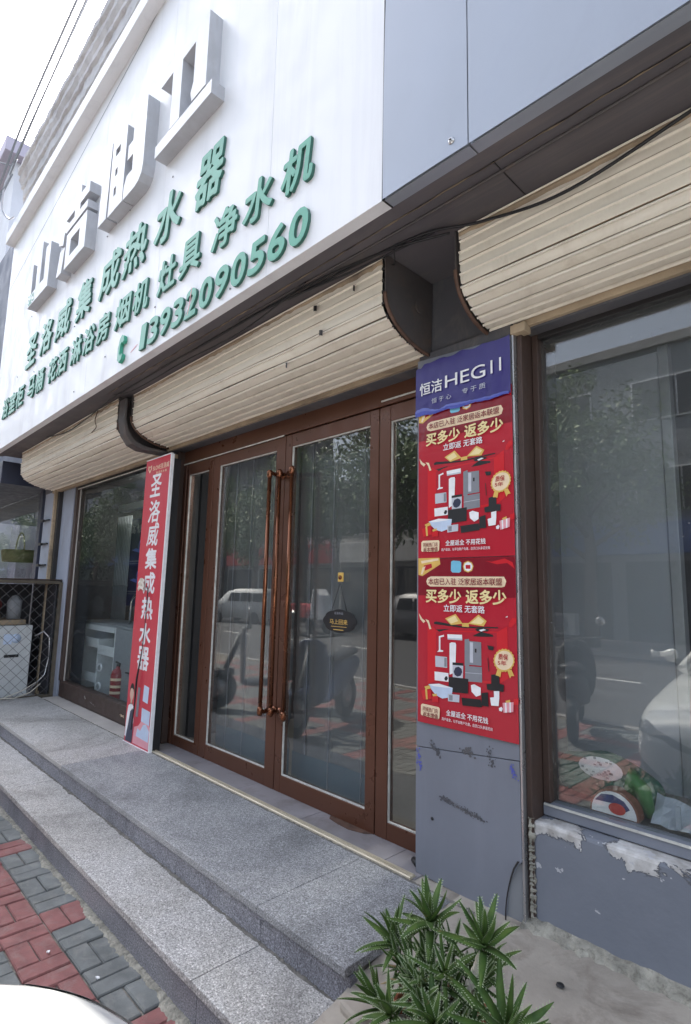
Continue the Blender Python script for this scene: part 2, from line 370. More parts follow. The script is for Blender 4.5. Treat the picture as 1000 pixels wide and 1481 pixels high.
# ================================================================== the setting
def sheet(name, x0, x1, y0, y1, z, m, t=.04):
    return tag(MB().box(x0, x1, y0, y1, z-t, z).build(name, m), kind='structure')
sheet('ground', -600, 600, -600, 600, -.2, 'asphalt')
sheet('road', -300, 300, -11.6, -2.75, -.12, 'asphalt', .07)
sheet('kerb', -300, 300, -2.75, -2.62, .0, 'kerb_stone', .15)
sheet('kerb', -300, 300, -11.75, -11.6, .0, 'kerb_stone', .15)
sheet('pavement_base', -60, 40, -2.62, 1.3, -.012, 'sand_joint', .1)
sheet('far_pavement', -300, 300, -16.0, -11.75, -.003, 'tile_grey', .1)
mb = MB()
for k in range(40): mb.box(-60+k*3.2, -58.2+k*3.2, -7.25, -7.13, -.118, -.115)
tag(mb.build('road_marking', 'road_white'), kind='structure')
# basket-weave brick pavers: red every fifth column and every fifth row, grey between
mb = MB(); P_ = .18
rb = random.Random(3)
for c in range(-40, 26):
    for r in range(0, 20):
        x0 = -2.95+P_*c; y1 = 1.135-P_*r; y0 = y1-P_
        red = (c % 5 == 0) or (r % 5 == 1)
        for h in (0, 1):
            g = .0035
            if (c+r) % 2 == 0: a = (x0+g, x0+P_-g, y0+h*P_/2+g, y0+(h+1)*P_/2-g)
            else: a = (x0+h*P_/2+g, x0+(h+1)*P_/2-g, y0+g, y1-g)
            z = rb.uniform(-.003, .002); tl = [rb.uniform(-.0015, .0015) for _ in range(4)]
            j = [rb.uniform(-.002, .002) for _ in range(4)]
            X0, X1, Y0, Y1 = a[0]+j[0], a[1]+j[1], a[2]+j[2], a[3]+j[3]; e = .004
            mb.hexa([(X0, Y0, -.04), (X1, Y0, -.04), (X1, Y1, -.04), (X0, Y1, -.04), (X0, Y0, z-.005), (X1, Y0, z-.005), (X1, Y1, z-.005), (X0, Y1, z-.005)], 0 if red else 1)
            mb.hexa([(X0, Y0, z-.005), (X1, Y0, z-.005), (X1, Y1, z-.005), (X0, Y1, z-.005), (X0+e, Y0+e, z+tl[0]), (X1-e, Y0+e, z+tl[1]), (X1-e, Y1-e, z+tl[2]), (X0+e, Y1-e, z+tl[3])], 0 if red else 1)
tag(mb.build('brick_pavement', ['paver_red', 'paver_grey']), kind='structure')
# rough mortar smeared along the foot of the step
mb = MB(); rings = []; w = .02
for i in range(700):
    x = -7.6+i*.0095; w += rb.uniform(-.006, .006)+(.022-w)*.12; w = min(max(w, .004), .055); h = .004
    rings.append([(x, 1.15, h+.008*rb.random()), (x, 1.128-w*.25, h+.006*rb.random()), (x, 1.135-w*.65, h*.6+.005*rb.random()), (x, 1.13-w+rb.uniform(-.004, .004), -.006)])
mb.loft(rings, caps=False, smooth=False)
tag(mb.build('mortar_strip', 'mortar'), kind='structure')
# concrete apron under the window and the plant
mb = MB(); prof = [(.9, -.02), (1.0, .03), (1.22, .175), (1.44, .225), (1.6, .262), (1.85, .275), (2.02, .283), (2.12, .292)]
xs = [-1.405+.09*i for i in range(34)]; rings = []
for x in xs:
    ring = []
    for k in range(60):
        y = .9+1.22*k/59
        for (ya, za), (yb, zb_) in zip(prof, prof[1:]):
            if ya <= y <= yb: z = za+(zb_-za)*(y-ya)/(yb-ya)
        ring.append((x, y, z+rb.uniform(-.0025, .0025)))
    rings.append(ring)
mb.loft(rings, caps=False)
tag(mb.build('concrete_apron', 'concrete'), kind='structure')

# ------------------------------------------------------------------ granite steps
st = thing('granite_steps', 'two low grey granite steps running along the front of the shop', 'steps', (-4, 1.14, 0))
def slabs(mb, xs, y0, y1, z0, z1, mats, g=.0015):
    for a, b, m in zip(xs, xs[1:], mats): mb.box(a+g, b-g, y0, y1, z0, z1, m)
mb = MB(); slabs(mb, [-9, -7.4, -5.9, -4.32, -1.875, -1.41], 1.125, 1.428, .121, .15, [0, 1, 0, 1, 0]); mb.build('lower_tread', ['granite_light', 'granite_light'], st, .003)
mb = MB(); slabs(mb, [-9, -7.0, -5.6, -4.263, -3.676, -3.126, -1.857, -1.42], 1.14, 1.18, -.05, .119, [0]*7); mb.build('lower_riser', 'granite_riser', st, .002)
mb = MB(); slabs(mb, [-7.1, -5.6, -4.15, -1.89, -1.40], 1.405, 1.992, .256, .286, [0, 0, 1, 2]); mb.build('upper_tread', ['granite_light', 'granite_dark', 'granite_mid' if 'granite_mid' in MATS else 'granite_dark'], st, .003)
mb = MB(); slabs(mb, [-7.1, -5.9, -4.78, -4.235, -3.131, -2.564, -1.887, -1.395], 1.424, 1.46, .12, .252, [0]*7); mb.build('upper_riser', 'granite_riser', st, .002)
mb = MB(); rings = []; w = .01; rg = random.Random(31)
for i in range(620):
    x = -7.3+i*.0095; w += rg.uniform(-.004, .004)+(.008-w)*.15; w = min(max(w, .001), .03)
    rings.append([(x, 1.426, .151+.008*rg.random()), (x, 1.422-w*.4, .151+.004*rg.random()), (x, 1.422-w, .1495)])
mb.loft(rings, caps=False, smooth=False); mb.build('corner_grit_and_shade', 'grit_and_shade', st)
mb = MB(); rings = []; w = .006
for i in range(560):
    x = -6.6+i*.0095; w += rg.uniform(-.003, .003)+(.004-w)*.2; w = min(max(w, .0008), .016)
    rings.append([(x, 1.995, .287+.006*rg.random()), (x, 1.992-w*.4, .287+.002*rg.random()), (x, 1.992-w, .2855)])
mb.loft(rings, caps=False, smooth=False); mb.build('corner_grit_and_shade', 'grit_and_shade', st)  # dark strip painted in as contact shade where tread meets threshold
B(-7.1, -1.42, 1.462, 2.3, .05, .254, 'step_core', 'concrete', st, 0)
B(-9, -1.44, 1.182, 1.422, -.05, .12, 'step_core', 'concrete', st, 0)
tag(MB().box(-1.66, -1.404, 1.993, 2.11, .2, .284).build('concrete_infill', 'concrete', st), None)
br = MB().hexa([(-1.44, 1.20, .09), (-1.36, 1.16, .09), (-1.27, 1.33, .09), (-1.35, 1.37, .09), (-1.44, 1.20, .152), (-1.36, 1.16, .152), (-1.27, 1.33, .152), (-1.35, 1.37, .152)]).build('brick', 'brick', None, .006)
tag(br, 'loose brown brick wedged against the end of the lower step', 'brick')
rk = MB().hexa([(-1.37, 1.36, .13), (-1.26, 1.34, .13), (-1.22, 1.45, .13), (-1.33, 1.46, .13), (-1.38, 1.35, .235), (-1.27, 1.33, .23), (-1.23, 1.44, .235), (-1.34, 1.46, .24)]).build('concrete_lump', 'concrete', None, .015)
tag(rk, 'grey lump of concrete closing the end of the upper step', 'concrete lump')

# ================================================================== the shop building
sb = thing('shop_building', 'grey two storey shop with brown framed glass doors and cream rolled up shutters', 'shop', (-3, 2.2, .28))
XR = 2.6
# structure
B(-7.6, XR, 1.53, 9, 3.1, 6.3, 'upper_wall', 'wall_dark', sb, 0)
mb = MB(); mb.box(-7.65, XR, 1.475, 1.592, 3.022, 3.1); mb.build('soffit_strip', 'soffit_grey', sb, .002)
mb = MB()
for a, b in ((-7.65, -.935), (-.931, XR)): mb.box(a, b, 1.594, 2.3, 3.034, 3.1)
mb.build('soffit', 'soffit_grey', sb, .002)
mb = MB(); rb = random.Random(5); rings = []
for i in range(120):
    x = -4.4+i*.055; rings.append([(x, 1.595+rb.uniform(-.004, .004), 3.021), (x, 1.60+rb.uniform(0, .012), 3.030), (x, 1.615, 3.036)])
mb.loft(rings, caps=False, smooth=False); mb.build('torn_soffit_edge', 'shutter_dirty_shade', sb)
B(-4.46, XR, 2.105, 2.3, 2.62, 3.034, 'lintel_wall', 'wall_dark', sb, 0)
B(-7.65, -4.46, 2.105, 2.3, 2.62, 3.034, 'lintel_wall', 'wall_dark', sb, 0)
# pilaster
B(-1.632, -1.136, 2.074, 2.5, .15, 2.66, 'pilaster', 'wall_dark', sb, .002)
mb = MB(); mb.hexa([(-1.636, 2.066, .815), (-1.13, 2.066, .862), (-1.13, 2.073, .862), (-1.636, 2.073, .815), (-1.636, 2.066, 2.63), (-1.13, 2.066, 2.60), (-1.13, 2.073, 2.60), (-1.636, 2.073, 2.63)])
mb.build('cladding_panel', 'clad_blue', sb, .0015)
mb = MB(); mb.prism([(-1.637, .812), (-1.13, .859), (-1.128, .50), (-1.145, .485), (-1.175, .43), (-1.19, .37), (-1.20, .275), (-1.636, .292)], 2.063, 2.071, 1)
mb.build('cladding_panel', 'clad_blue', sb, .0015)
mb = MB(); rings = []
for i in range(9):
    t_ = i/8; z = .50-.225*t_; xl = -1.145-.05*t_**.6
    rings.append([(xl-.002, 2.062-.028*math.sin(t_*2.6)*.8, z), (xl+.004, 2.058-.03*math.sin(t_*2.6), z), (xl+.006, 2.064-.03*math.sin(t_*2.6), z)])
mb.loft(rings, caps=False); mb.build('curled_panel_edge', 'black_rail', sb)
B(-1.20, -1.131, 2.071, 2.0735, .27, .49, 'panel_backing', 'interior_wall', sb, 0)
def smear(name, m, x0, z0, x1, z1, y, seed, n=26, w=.02):
    """residue: many small ragged flakes scattered along a stroke"""
    r_ = random.Random(seed); mb = MB()
    for k in range(n*4):
        t_ = r_.random(); cx, cz = x0+(x1-x0)*t_+r_.gauss(0, .35)*w, z0+(z1-z0)*t_+r_.gauss(0, .35)*w; q = w*r_.uniform(.08, .34); a0 = r_.uniform(0, 6)
        flatpoly(mb, [(cx+q*r_.uniform(.5, 1.2)*math.cos(a0+k_*1.05), cz+q*r_.uniform(.5, 1.2)*math.sin(a0+k_*1.05)) for k_ in range(6)], y-.000004*k, 0, .0006)
    return mb.build(name, m, sb)
smear('glue_smear', 'wall_dark', -1.505, .635, -1.285, .60, 2.0615, 1, 60, .013)
smear('glue_smear', 'wall_dark', -1.553, .845, -1.50, .80, 2.0612, 2, 12, .018)
smear('glue_smear', 'wall_dark', -1.385, .853, -1.34, .848, 2.0612, 3, 8, .022)
smear('glue_smear', 'wall_dark', -1.265, .885, -1.245, .82, 2.0612, 4, 9, .018)
smear('blue_tape_scrap', 'poster_blue', -1.625, .80, -1.605, .72, 2.0608, 5, 10, .018)
smear('blue_tape_scrap', 'poster_blue', -1.165, .84, -1.145, .79, 2.0606, 6, 10, .014)
MB().lathe([(0, 2.0605), (.007, 2.0605), (.007, 2.066)], (-1.545, 0, .535), 1, 10).build('drill_hole', 'print_black', sb)
# shutter guide rails between pilaster and window
B(-1.2, -1.128, 2.078, 2.24, .28, 2.66, 'guide_rail', 'black_rail', sb, .002)
B(-1.127, -1.117, 2.062, 2.20, .24, 2.63, 'guide_rail', 'silver', sb, .002)
B(-1.116, -1.092, 2.085, 2.235, .30, 2.66, 'guide_rail', 'dark_brown', sb, .003)
B(-1.091, -1.083, 2.18, 2.22, .66, 2.60, 'guide_rail', 'silver', sb, .001)
mb = MB(); mb.box(-1.128, -1.06, 2.055, 2.11, 2.60, 2.64); mb.build('rail_bracket', 'shutter_dirty_shade', sb, .003)
# plinth under the right-hand window
mb = MB(); mb.box(-1.098, XR, 2.092, 2.4, .2, .652); mb.build('plinth', 'flaking_paint', sb, .012)
mb = MB(); rings = []; rb = random.Random(9)
for i in range(60):
    z = .28+i*.0065; rings.append([(-1.083-.014*rb.random(), 2.089, z), (-1.105, 2.083-.012*rb.random(), z), (-1.114, 2.10, z)])
mb.loft(rings, caps=False, smooth=False); mb.build('broken_render_edge', 'mortar', sb)
mb = MB(); rings = []
for i in range(130):
    x = -1.13+i*.028; rings.append([(x, 2.096, .31+.012*rb.random()), (x, 2.075-.012*rb.random(), .302), (x, 2.05-.03*rb.random(), .281)])
mb.loft(rings, caps=False, smooth=False); mb.build('rubble_fillet', 'mortar', sb)
# window right
wr = B(-1.09, XR, 2.165, 2.235, .656, .700, 'window_frame', 'clad_blue', sb, .004)
MB().box(-1.083, XR, 2.16, 2.165, .694, .702).build('sealant_bead', 'sealant', wr)
B(-1.09, -1.062, 2.17, 2.235, .702, 2.66, 'window_frame', 'dark_brown', sb, .003)
B(-1.061, XR, 2.17, 2.235, 2.598, 2.66, 'window_frame', 'black_rail', sb, .003)
B(-1.061, XR, 2.198, 2.206, .701, 2.597, 'window_pane', 'window_glass', sb, 0)
# door screen: fixed frame, two side lights, two leaves
fr = B(-4.212, -1.632, 2.195, 2.275, 2.515, 2.632, 'door_frame', 'brown_alu', sb, .003)
B(-4.212, -4.168, 2.196, 2.275, .288, 2.513, 'door_frame', 'brown_alu', sb, .003)
B(-1.700, -1.633, 2.196, 2.275, .288, 2.513, 'door_frame', 'brown_alu', sb, .003)
mb = MB()
for a, b, z in ((-4.21, -2.86, 2.507), (-1.99, -1.64, 2.537), (-3.2, -1.64, 2.634)): mb.box(a, b, 2.190, 2.195, z, z+.008)
mb.build('sealant_bead', 'sealant', fr)
def panel(name, x0, x1, gx0, gx1, z0=.29, z1=2.507, gz0=.388, gz1=2.426, pane='door_glass', y=2.2, top=None, par=None, seal=True):
    mb = MB()
    mb.box(x0, gx0, y, y+.05, z0, z1); mb.box(gx1, x1, y, y+.05, z0, z1)
    mb.box(gx0+.0005, gx1-.0005, y+.001, y+.049, z0, gz0); mb.box(gx0+.0005, gx1-.0005, y+.001, y+.049, gz1, z1)
    o = mb.build(name, 'brown_alu', par or sb, .0025)
    B(gx0, gx1, y+.02, y+.028, gz0, gz1, 'pane', pane, o, 0)
    if seal:
        mb = MB(); w = .006
        mb.box(gx0, gx1, y+.008, y+.0195, gz0, gz0+w); mb.box(gx0, gx1, y+.008, y+.0195, gz1-w, gz1)
        mb.box(gx0, gx0+w, y+.008, y+.0195, gz0+w, gz1-w); mb.box(gx1-w, gx1, y+.008, y+.0195, gz0+w, gz1-w)
        mb.build('sealant_bead', 'sealant', o)
    return o
panel('side_light', -4.165, -3.752, -4.128, -3.815, gz0=.364, gz1=2.417)
dl = panel('door_leaf', -3.745, -2.848, -3.658, -2.944)
dr = panel('door_leaf', -2.842, -2.012, -2.782, -2.079)
panel('side_light', -2.005, -1.702, -1.928, -1.722, gz0=.37, gz1=2.42)
# long pull handles in bronze tube
def handle(par, x, y, bx):
    mb = MB()
    mb.tube([(x, y, .79), (x, y, 2.215)], .013, 12)
    o = mb.build('pull_handle', 'bronze', par)
    for z, s in ((2.235, 1), (.76, -1)):
        mb = MB(); mb.lathe([(.0, z-.03*s), (.014, z-.025*s), (.019, z-.01*s), (.017, z), (.02, z+.012*s), (.012, z+.026*s), (0, z+.03*s)], (x, y, 0), 2, 14)
        mb.tube([(x, y, z), (bx+(x-bx)*.5, y+.035, z+.012*s), (bx, 2.2, z+.004*s)], [.014, .012, .017], 10)
        mb.lathe([(0, 2.185), (.022, 2.187), (.024, 2.2)], (bx, 0, z+.004*s), 1, 14)
        mb.build('handle_mount', 'bronze', o)
handle(dl, -2.868, 2.095, -2.895); handle(dl, -2.802, 2.125, -2.86)
handle(dr, -2.66, 2.112, -2.80)
# threshold
mb = MB()
xs_ = [-4.2, -3.6, -3.0, -2.4, -1.8, -1.60]
for a, b in zip(xs_, xs_[1:]): mb.box(a+.0015, b-.0015, 2.012, 2.3, .262, .29)
mb.build('threshold_tile', 'tile_grey', sb, .002)
mb = MB(); mb.prism([(1.994, .286), (1.994, .296), (1.998, .300), (2.004, .300), (2.006, .296), (2.012, .296), (2.014, .302), (2.026, .302), (2.028, .296), (2.034, .294), (2.036, .290)], -4.085, -1.612, 0)
mb.build('shutter_track', 'cream_alu', sb)
B(-6.65, -4.45, 1.994, 2.152, .256, .292, 'threshold_tile', 'tile_beige', sb, .002)
mb = MB(); mb.prism([(-2.33, 2.2), (-2.30, 2.165), (-2.22, 2.15), (-2.14, 2.145), (-2.05, 2.17), (-2.02, 2.2)], .2905, .2925, 2); mb.build('missing_tile_patch', 'rust', sb)
# pier and shutter guide left of the doors
B(-4.45, -4.30, 2.12, 2.4, .28, 2.64, 'pier', 'wall_dark', sb, .003)
B(-4.298, -4.25, 2.10, 2.3, .288, 2.60, 'guide_rail', 'shutter_dirty_shade', sb, .003)
B(-4.248, -4.216, 2.15, 2.3, .288, 2.62, 'guide_rail', 'dark_brown', sb, .003)
# left window
B(-6.66, -4.452, 2.155, 2.25, .292, .452, 'window_frame', 'dark_brown', sb, .004)
smear('scuff', 'tile_beige', -5.9, .40, -5.86, .38, 2.1535, 7, 8, .012); smear('scuff', 'tile_beige', -5.75, .37, -5.6, .345, 2.1535, 8, 10, .008); smear('scuff', 'print_cream', -5.02, .37, -4.95, .36, 2.1535, 9, 9, .016)
B(-6.70, -6.63, 2.156, 2.25, .452, 2.62, 'window_frame', 'dark_brown', sb, .003)
B(-6.628, -6.615, 2.185, 2.195, .452, 2.60, 'sealant_bead', 'tile_beige', sb, 0)
B(-6.628, -4.452, 2.156, 2.25, 2.585, 2.64, 'window_frame', 'black_rail', sb, .003)
B(-6.6, -4.452, 2.150, 2.156, 2.574, 2.584, 'sealant_bead', 'sealant', sb, 0)
B(-6.63, -4.452, 2.198, 2.206, .452, 2.585, 'window_pane', 'left_glass', sb, 0)
B(-7.08, -6.705, 2.145, 2.20, .1, 2.64, 'pier', 'pier_blue', sb, .004); B(-7.08, -6.705, 2.202, 2.4, .1, 2.64, 'pier', 'interior_dark', sb, 0)
B(-7.14, -7.085, 2.10, 2.3, .2, 2.64, 'guide_rail', 'black_rail', sb, .003)
B(-7.19, -7.145, 2.07, 2.12, .2, 2.64, 'guide_rail', 'shutter_dirty_shade', sb, .003)
B(-7.65, -7.195, 2.11, 2.3, .1, 2.64, 'pier', 'pier_blue', sb, .003)
for z in (1.72, 1.98, 2.27): MB().box(-7.6, -7.36, 2.085, 2.108, z, z+.015).box(-7.6, -7.5, 2.06, 2.085, z-.012, z+.018).build('cable_clip', 'print_black', sb)
# fascia to the right: grey composite panels with a tight vertical seam
rb = random.Random(21)
def fascia(x0, x1, z0, z1, name='fascia_panel'):
    nx, nz = 16, 14; mb = MB(); rings = []
    for i in range(nx+1):
        x = x0+(x1-x0)*i/nx; rings.append([(x, 1.460+.0045*math.sin(x*2.1+1)*math.sin(2.3*(z0+(z1-z0)*j/nz))+.0015*math.sin(x*7+j), z0+(z1-z0)*j/nz) for j in range(nz+1)])
    mb.loft(rings, caps=False); mb.box(x0+.001, x1-.001, 1.469, 1.52, z0+.001, z1-.001)
    return mb.build(name, 'panel_grey', sb)
fascia(-1.331, -.9425, 3.016, 6.2); fascia(-.9385, XR, 3.016, 6.2)
sc = MB().lathe([(0, 1.448), (.008, 1.449), (.013, 1.454), (.0135, 1.460)], (-1.008, 0, 3.068), 1, 16).build('screw_cap', 'silver', sb)
MB().box(-1.012, -1.004, 1.4462, 1.4484, 3.066, 3.070).build('screw_slot', 'print_black', sc)

# ------------------------------------------------------------------ rolled shutters
def shutter(x0, x1, yf, zb, plates, label_parent=sb, zt=3.03):
    """coil of cream slats: vertical front face that curls under to the lintel"""
    rr = .30; cx = yf+rr; path = []
    zs = zb+rr*.55
    n = 40
    L = []
    y, z = yf, zt
    pts = [(yf, zt-(zt-zs)*i/14) for i in range(15)]
    for i in range(1, 22):
        a = math.pi/2*i/21
        pts.append((yf+(2.115-yf)*(1-math.cos(a)), zs-(zs-zb)*math.sin(a)))
    # resample by arc length, then raise each slat
    d = [0]
    for p, q in zip(pts, pts[1:]): d.append(d[-1]+math.hypot(q[0]-p[0], q[1]-p[1]))
    tot = d[-1]; ns = 11; prof = [(0, .0), (.02, .008), (.06, .012), (.11, .0135), (.16, .012), (.20, .007), (.23, .0045), (.42, .006), (.62, .0065), (.80, .006), (.92, .0045), (.945, .001), (.965, -.014)]; PM = [2, 2, 2, 2, 2, 0, 0, 0, 0, 0, 1, 1, 1]  # groove faces coloured dark as painted shadow lines, ridge faces paler
    def at(s):
        s = min(max(s, 0), tot-1e-6)
        for i in range(len(d)-1):
            if d[i] <= s <= d[i+1]:
                t_ = (s-d[i])/(d[i+1]-d[i]); p, q = pts[i], pts[i+1]
                dx, dz = q[0]-p[0], q[1]-p[1]; l = math.hypot(dx, dz)
                return p[0]+dx*t_, p[1]+dz*t_, dz/l, -dx/l
    ring = []; kind = []
    for k in range(ns):
        for q, (u, h) in enumerate(prof):
            y, z, ny, nz = at((k+u)/ns*tot); ring.append((y+ny*h, z+nz*h)); kind.append(PM[q])
    mb = MB(); rj = random.Random(int(abs(x0*100)))
    N = 14; np_ = len(prof); jit = [(rj.uniform(-.003, .003), rj.uniform(-.003, .003), rj.uniform(-.001, .001), rj.choice((0, 0, 0, 3))) for _ in range(ns+1)]
    dents = [(rj.uniform(x0, x1), rj.randrange(len(ring)), rj.uniform(.05, .16)) for _ in range(9)]
    for q in range(len(ring)-1):
        R_ = []
        k_ = q//np_; ja, jb, jy, jm = jit[k_]
        for i in range(N+1):
            x = x0+ja+(x1-x0+jb-ja)*i/N; w_ = []
            for y, z in ring[q:q+2]:
                dn = sum(.006*math.exp(-((x-a)/w)**2-((z-ring[b][1])/.05)**2) for a, b, w in dents)
                w_.append((x, y+jy+dn+.0014*math.sin(i*1.1+k_*2.3), z))
            R_.append(w_)
        mb.loft(R_, mi=(jm if kind[q] == 0 else kind[q]), caps=False, smooth=False)
    o = mb.build('roller_shutter', ['shutter_cream', 'shutter_dirty_shade', 'shutter_pale', 'shutter_old'], label_parent)
    # slat ends
    for k in range(ns):
        y, z, ny, nz = at((k+.92)/ns*tot)
        for x in (x0, x1): MB().lathe([(0, x-.006), (.011, x-.005), (.011, x+.005), (0, x+.006)], (0, y-ny*.004, z-nz*.004), 0, 8).build('slat_end', 'black_rail', o)
    B(x0-.05, x1+.02, 2.085, 2.125, zb-.035, zb-.004, 'bottom_bar', 'shutter_dirty_shade', o, .003)
    mb = MB(); R2 = []
    for i in range(80):
        x = x0+(x1-x0)*i/79; j = rj.uniform(-.006, .006); R2.append([(x, yf-.004, zt-.035+j), (x, yf-.012, zt-.02+j*.5), (x, yf-.004, zt+.003)])
    mb.loft(R2, caps=False, smooth=False); mb.build('top_edge', 'shutter_dirty_shade', o)
    for xp in plates:
        Q = [(yf-.015, zt)]; 
        Q += [(yf-.015, zs+.02)]
        for i in range(1, 15):
            a = math.pi/2*i/14; Q.append((yf-.015+(2.104-yf)*(1-math.cos(a)), zs+.02-(zs+.02-zb+.012)*math.sin(a)))
        Q += [(2.104, zt)]
        mb = MB(); mb.prism(Q, xp-.003, xp+.003, 0); pl = mb.build('end_plate', 'plate_dark', o)
        mb = MB(); mb.tube([(xp, y, z) for y, z in Q[1:-1]], .009, 6); mb.build('plate_rim', 'rust', pl)
    return o
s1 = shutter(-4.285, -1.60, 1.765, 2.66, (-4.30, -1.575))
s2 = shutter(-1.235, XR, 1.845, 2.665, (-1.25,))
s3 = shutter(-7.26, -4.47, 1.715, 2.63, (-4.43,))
MB().tube([(-1.567, 1.985, 2.86), (-1.561, 1.985, 2.86)], .028, 14).build('shutter_axle', 'plate_dark', s1)
mb = MB(); mb.prism([(1.70, 2.99), (1.70, 2.80), (1.725, 2.70), (1.78, 2.63), (1.86, 2.60), (2.10, 2.60), (2.10, 2.625), (1.88, 2.63), (1.80, 2.66), (1.745, 2.73), (1.72, 2.82), (1.72, 2.99)], -4.425, -4.31, 0)
mb.build('shutter_side_cover', 'plate_dark', s3, .003)
def scrap(x, y, z, a=1):
    mb = MB(); mb.loft([[(x+.02*i*a, y-.006-.012*abs(math.sin(i)), z+.015*j-.008*i) for j in range(3)] for i in range(3)], caps=False, smooth=False); mb.build('peeling_scrap', 'black_rail', s1)
scrap(-2.07, 1.752, 2.93); scrap(-2.02, 1.752, 2.78); scrap(-1.78, 1.752, 2.93, .6); scrap(-2.35, 1.80, 2.72, .7)

# ------------------------------------------------------------------ interior seen through the glass
B(-8, XR, 2.3, 7, .2, .27, 'interior_floor', 'interior_floor', sb, 0)
B(-8, XR, 2.3, 7, 2.9, 3.03, 'interior_ceiling', 'interior_wall', sb, 0)
B(-8, XR, 6.9, 7, .27, 2.9, 'interior_wall', 'interior_wall', sb, 0)
B(XR-.1, XR, 2.31, 6.9, .27, 2.9, 'interior_wall', 'interior_wall', sb, 0)
B(-1.62, -1.5, 2.52, 6.9, .27, 2.9, 'interior_wall', 'interior_dark', sb, 0)
B(-4.42, -4.3, 2.42, 6.9, .27, 2.9, 'interior_wall', 'interior_dark', sb, 0)
B(-8.0, -7.85, 2.42, 6.9, .27, 2.9, 'interior_wall', 'interior_dark', sb, 0)
for i, (x, y, n) in enumerate(((-6.6, 3.4, 0), (-1.9, 3.4, 1), (-1.85, 4.6, 1))):
    o = MB().box(x-.09, x+.09, y-.3, y+.3, 2.86, 2.895).build('ceiling_lamp', 'lamp_white', None, .004)
    tag(o, ['lit white ceiling lamp inside the left show window', 'lit lamp seen high in the narrow glass beside the poster', 'lit lamp deeper inside behind the narrow side glass'][i], 'lamp')
# back board behind the right-hand window
bb = thing('display_board', 'tall pale grey display board standing behind the right show window', 'board', (-1, 2.72, .7))
B(-1.49, -.745, 2.7, 2.74, .3, 2.62, 'board_face', 'backboard', bb, .003)
B(-.742, -.70, 2.69, 2.75, .3, 2.64, 'board_edge', 'steel_grey', bb, .003)
B(-1.49, XR-.15, 2.35, 2.69, .66, .69, 'window_shelf', 'interior_floor', sb, 0)
# plastic strip curtains behind the doors
def curtain(x0, x1, label, seed):
    th = thing('door_curtain', label, 'curtain', (x0, 2.34, .3)); r_ = random.Random(seed)
    folds = [x0+.12, x0+.33, x0+.60]
    rings = []; n = 90
    for i in range(n+1):
        x = x0+(x1-x0)*i/n; ring = []
        for j in range(26):
            z = .36+(2.47-.36)*j/25
            y = 2.335+.008*math.sin(x*9+seed)+.004*math.sin(x*31+z*1.3)
            for f in folds: y += .012*math.exp(-((x-f)/.012)**2)
            y += .014*math.exp(-((z-.52-.12*(x-x0))/.03)**2)*math.sin((x-x0)*5) - .012*math.exp(-((z-.62-.2*(x1-x))/.05)**2)
            ring.append((x, y, z))
        rings.append(ring)
    mb = MB(); mb.loft(rings, caps=False); mb.loft([[(p[0], p[1]+.003, p[2]) for p in r] for r in rings], caps=False); mb.build('curtain_sheet', 'curtain', th)
    mb = MB(); mb.loft([[(x0+(x1-x0)*i/30, 2.331+.008*math.sin((x0+(x1-x0)*i/30)*9+seed), z) for z in (.29, .36, .50)] for i in range(31)], caps=False); mb.build('hem_band', 'curtain_hem', th)
    mb = MB()
    for f in folds: mb.box(f-.002, f+.002, 2.324, 2.33, .33, 2.47)
    mb.build('seam', 'print_grey', th)
curtain(-3.72, -2.87, 'blue grey plastic curtain behind the left door leaf', 1)
curtain(-2.83, -2.03, 'blue grey plastic curtain behind the right door leaf with the hanging plaque', 4)

# ================================================================== the sign over the shop
sg = thing('shop_sign', 'huge white sign board with green raised characters and phone number above the shutters', 'sign', (-4.5, 1.46, 3.02))
mb = MB()
for a, b in ((-7.65, -6.1), (-6.098, -4.55), (-4.548, -3.33), (-3.328, -2.1), (-2.098, -1.337)): mb.box(a, b, 1.46, 1.52, 3.014, 5.95)
mb.build('sign_face', 'sign_white', sg, .0012)
MB().box(-1.3365, -1.332, 1.458, 1.52, 3.014, 6.2).build('edge_strip', 'black_rail', sg)
mb = MB(); mb.hexa([(-7.66, 1.366, 5.72), (-1.34, 1.366, 5.90), (-1.34, 1.47, 5.90), (-7.66, 1.47, 5.72), (-7.66, 1.366, 5.86), (-1.34, 1.366, 6.04), (-1.34, 1.47, 6.04), (-7.66, 1.47, 5.86)])
mb.build('top_ledge', 'sign_white', sg, .004)
mb = MB(); mb.hexa([(-7.6, 1.4585, 5.12), (-1.5, 1.4585, 6.23), (-1.5, 1.4597, 6.23), (-7.6, 1.4597, 5.12), (-7.6, 1.4585, 5.132), (-1.5, 1.4585, 6.242), (-1.5, 1.4597, 6.242), (-7.6, 1.4597, 5.132)])
mb.build('panel_joint', 'print_grey', sg)
def char_row(chars, z0, z1, sh, off, y=1.442):
    for ch, x0, x1 in chars:
        T('raised_character', ch, x0, z0, x1, z1, y, 'letter_green', sg, off=off, depth=.016, shear=sh, edge='letter_edge')
char_row([('圣', -6.40, -6.08), ('洛', -5.92, -5.58), ('威', -5.45, -5.08), ('集', -4.90, -4.57), ('成', -4.37, -4.00), ('热', -3.92, -3.54), ('水', -3.40, -3.05), ('器', -2.86, -2.57)], 3.735, 4.05, .15, .03)
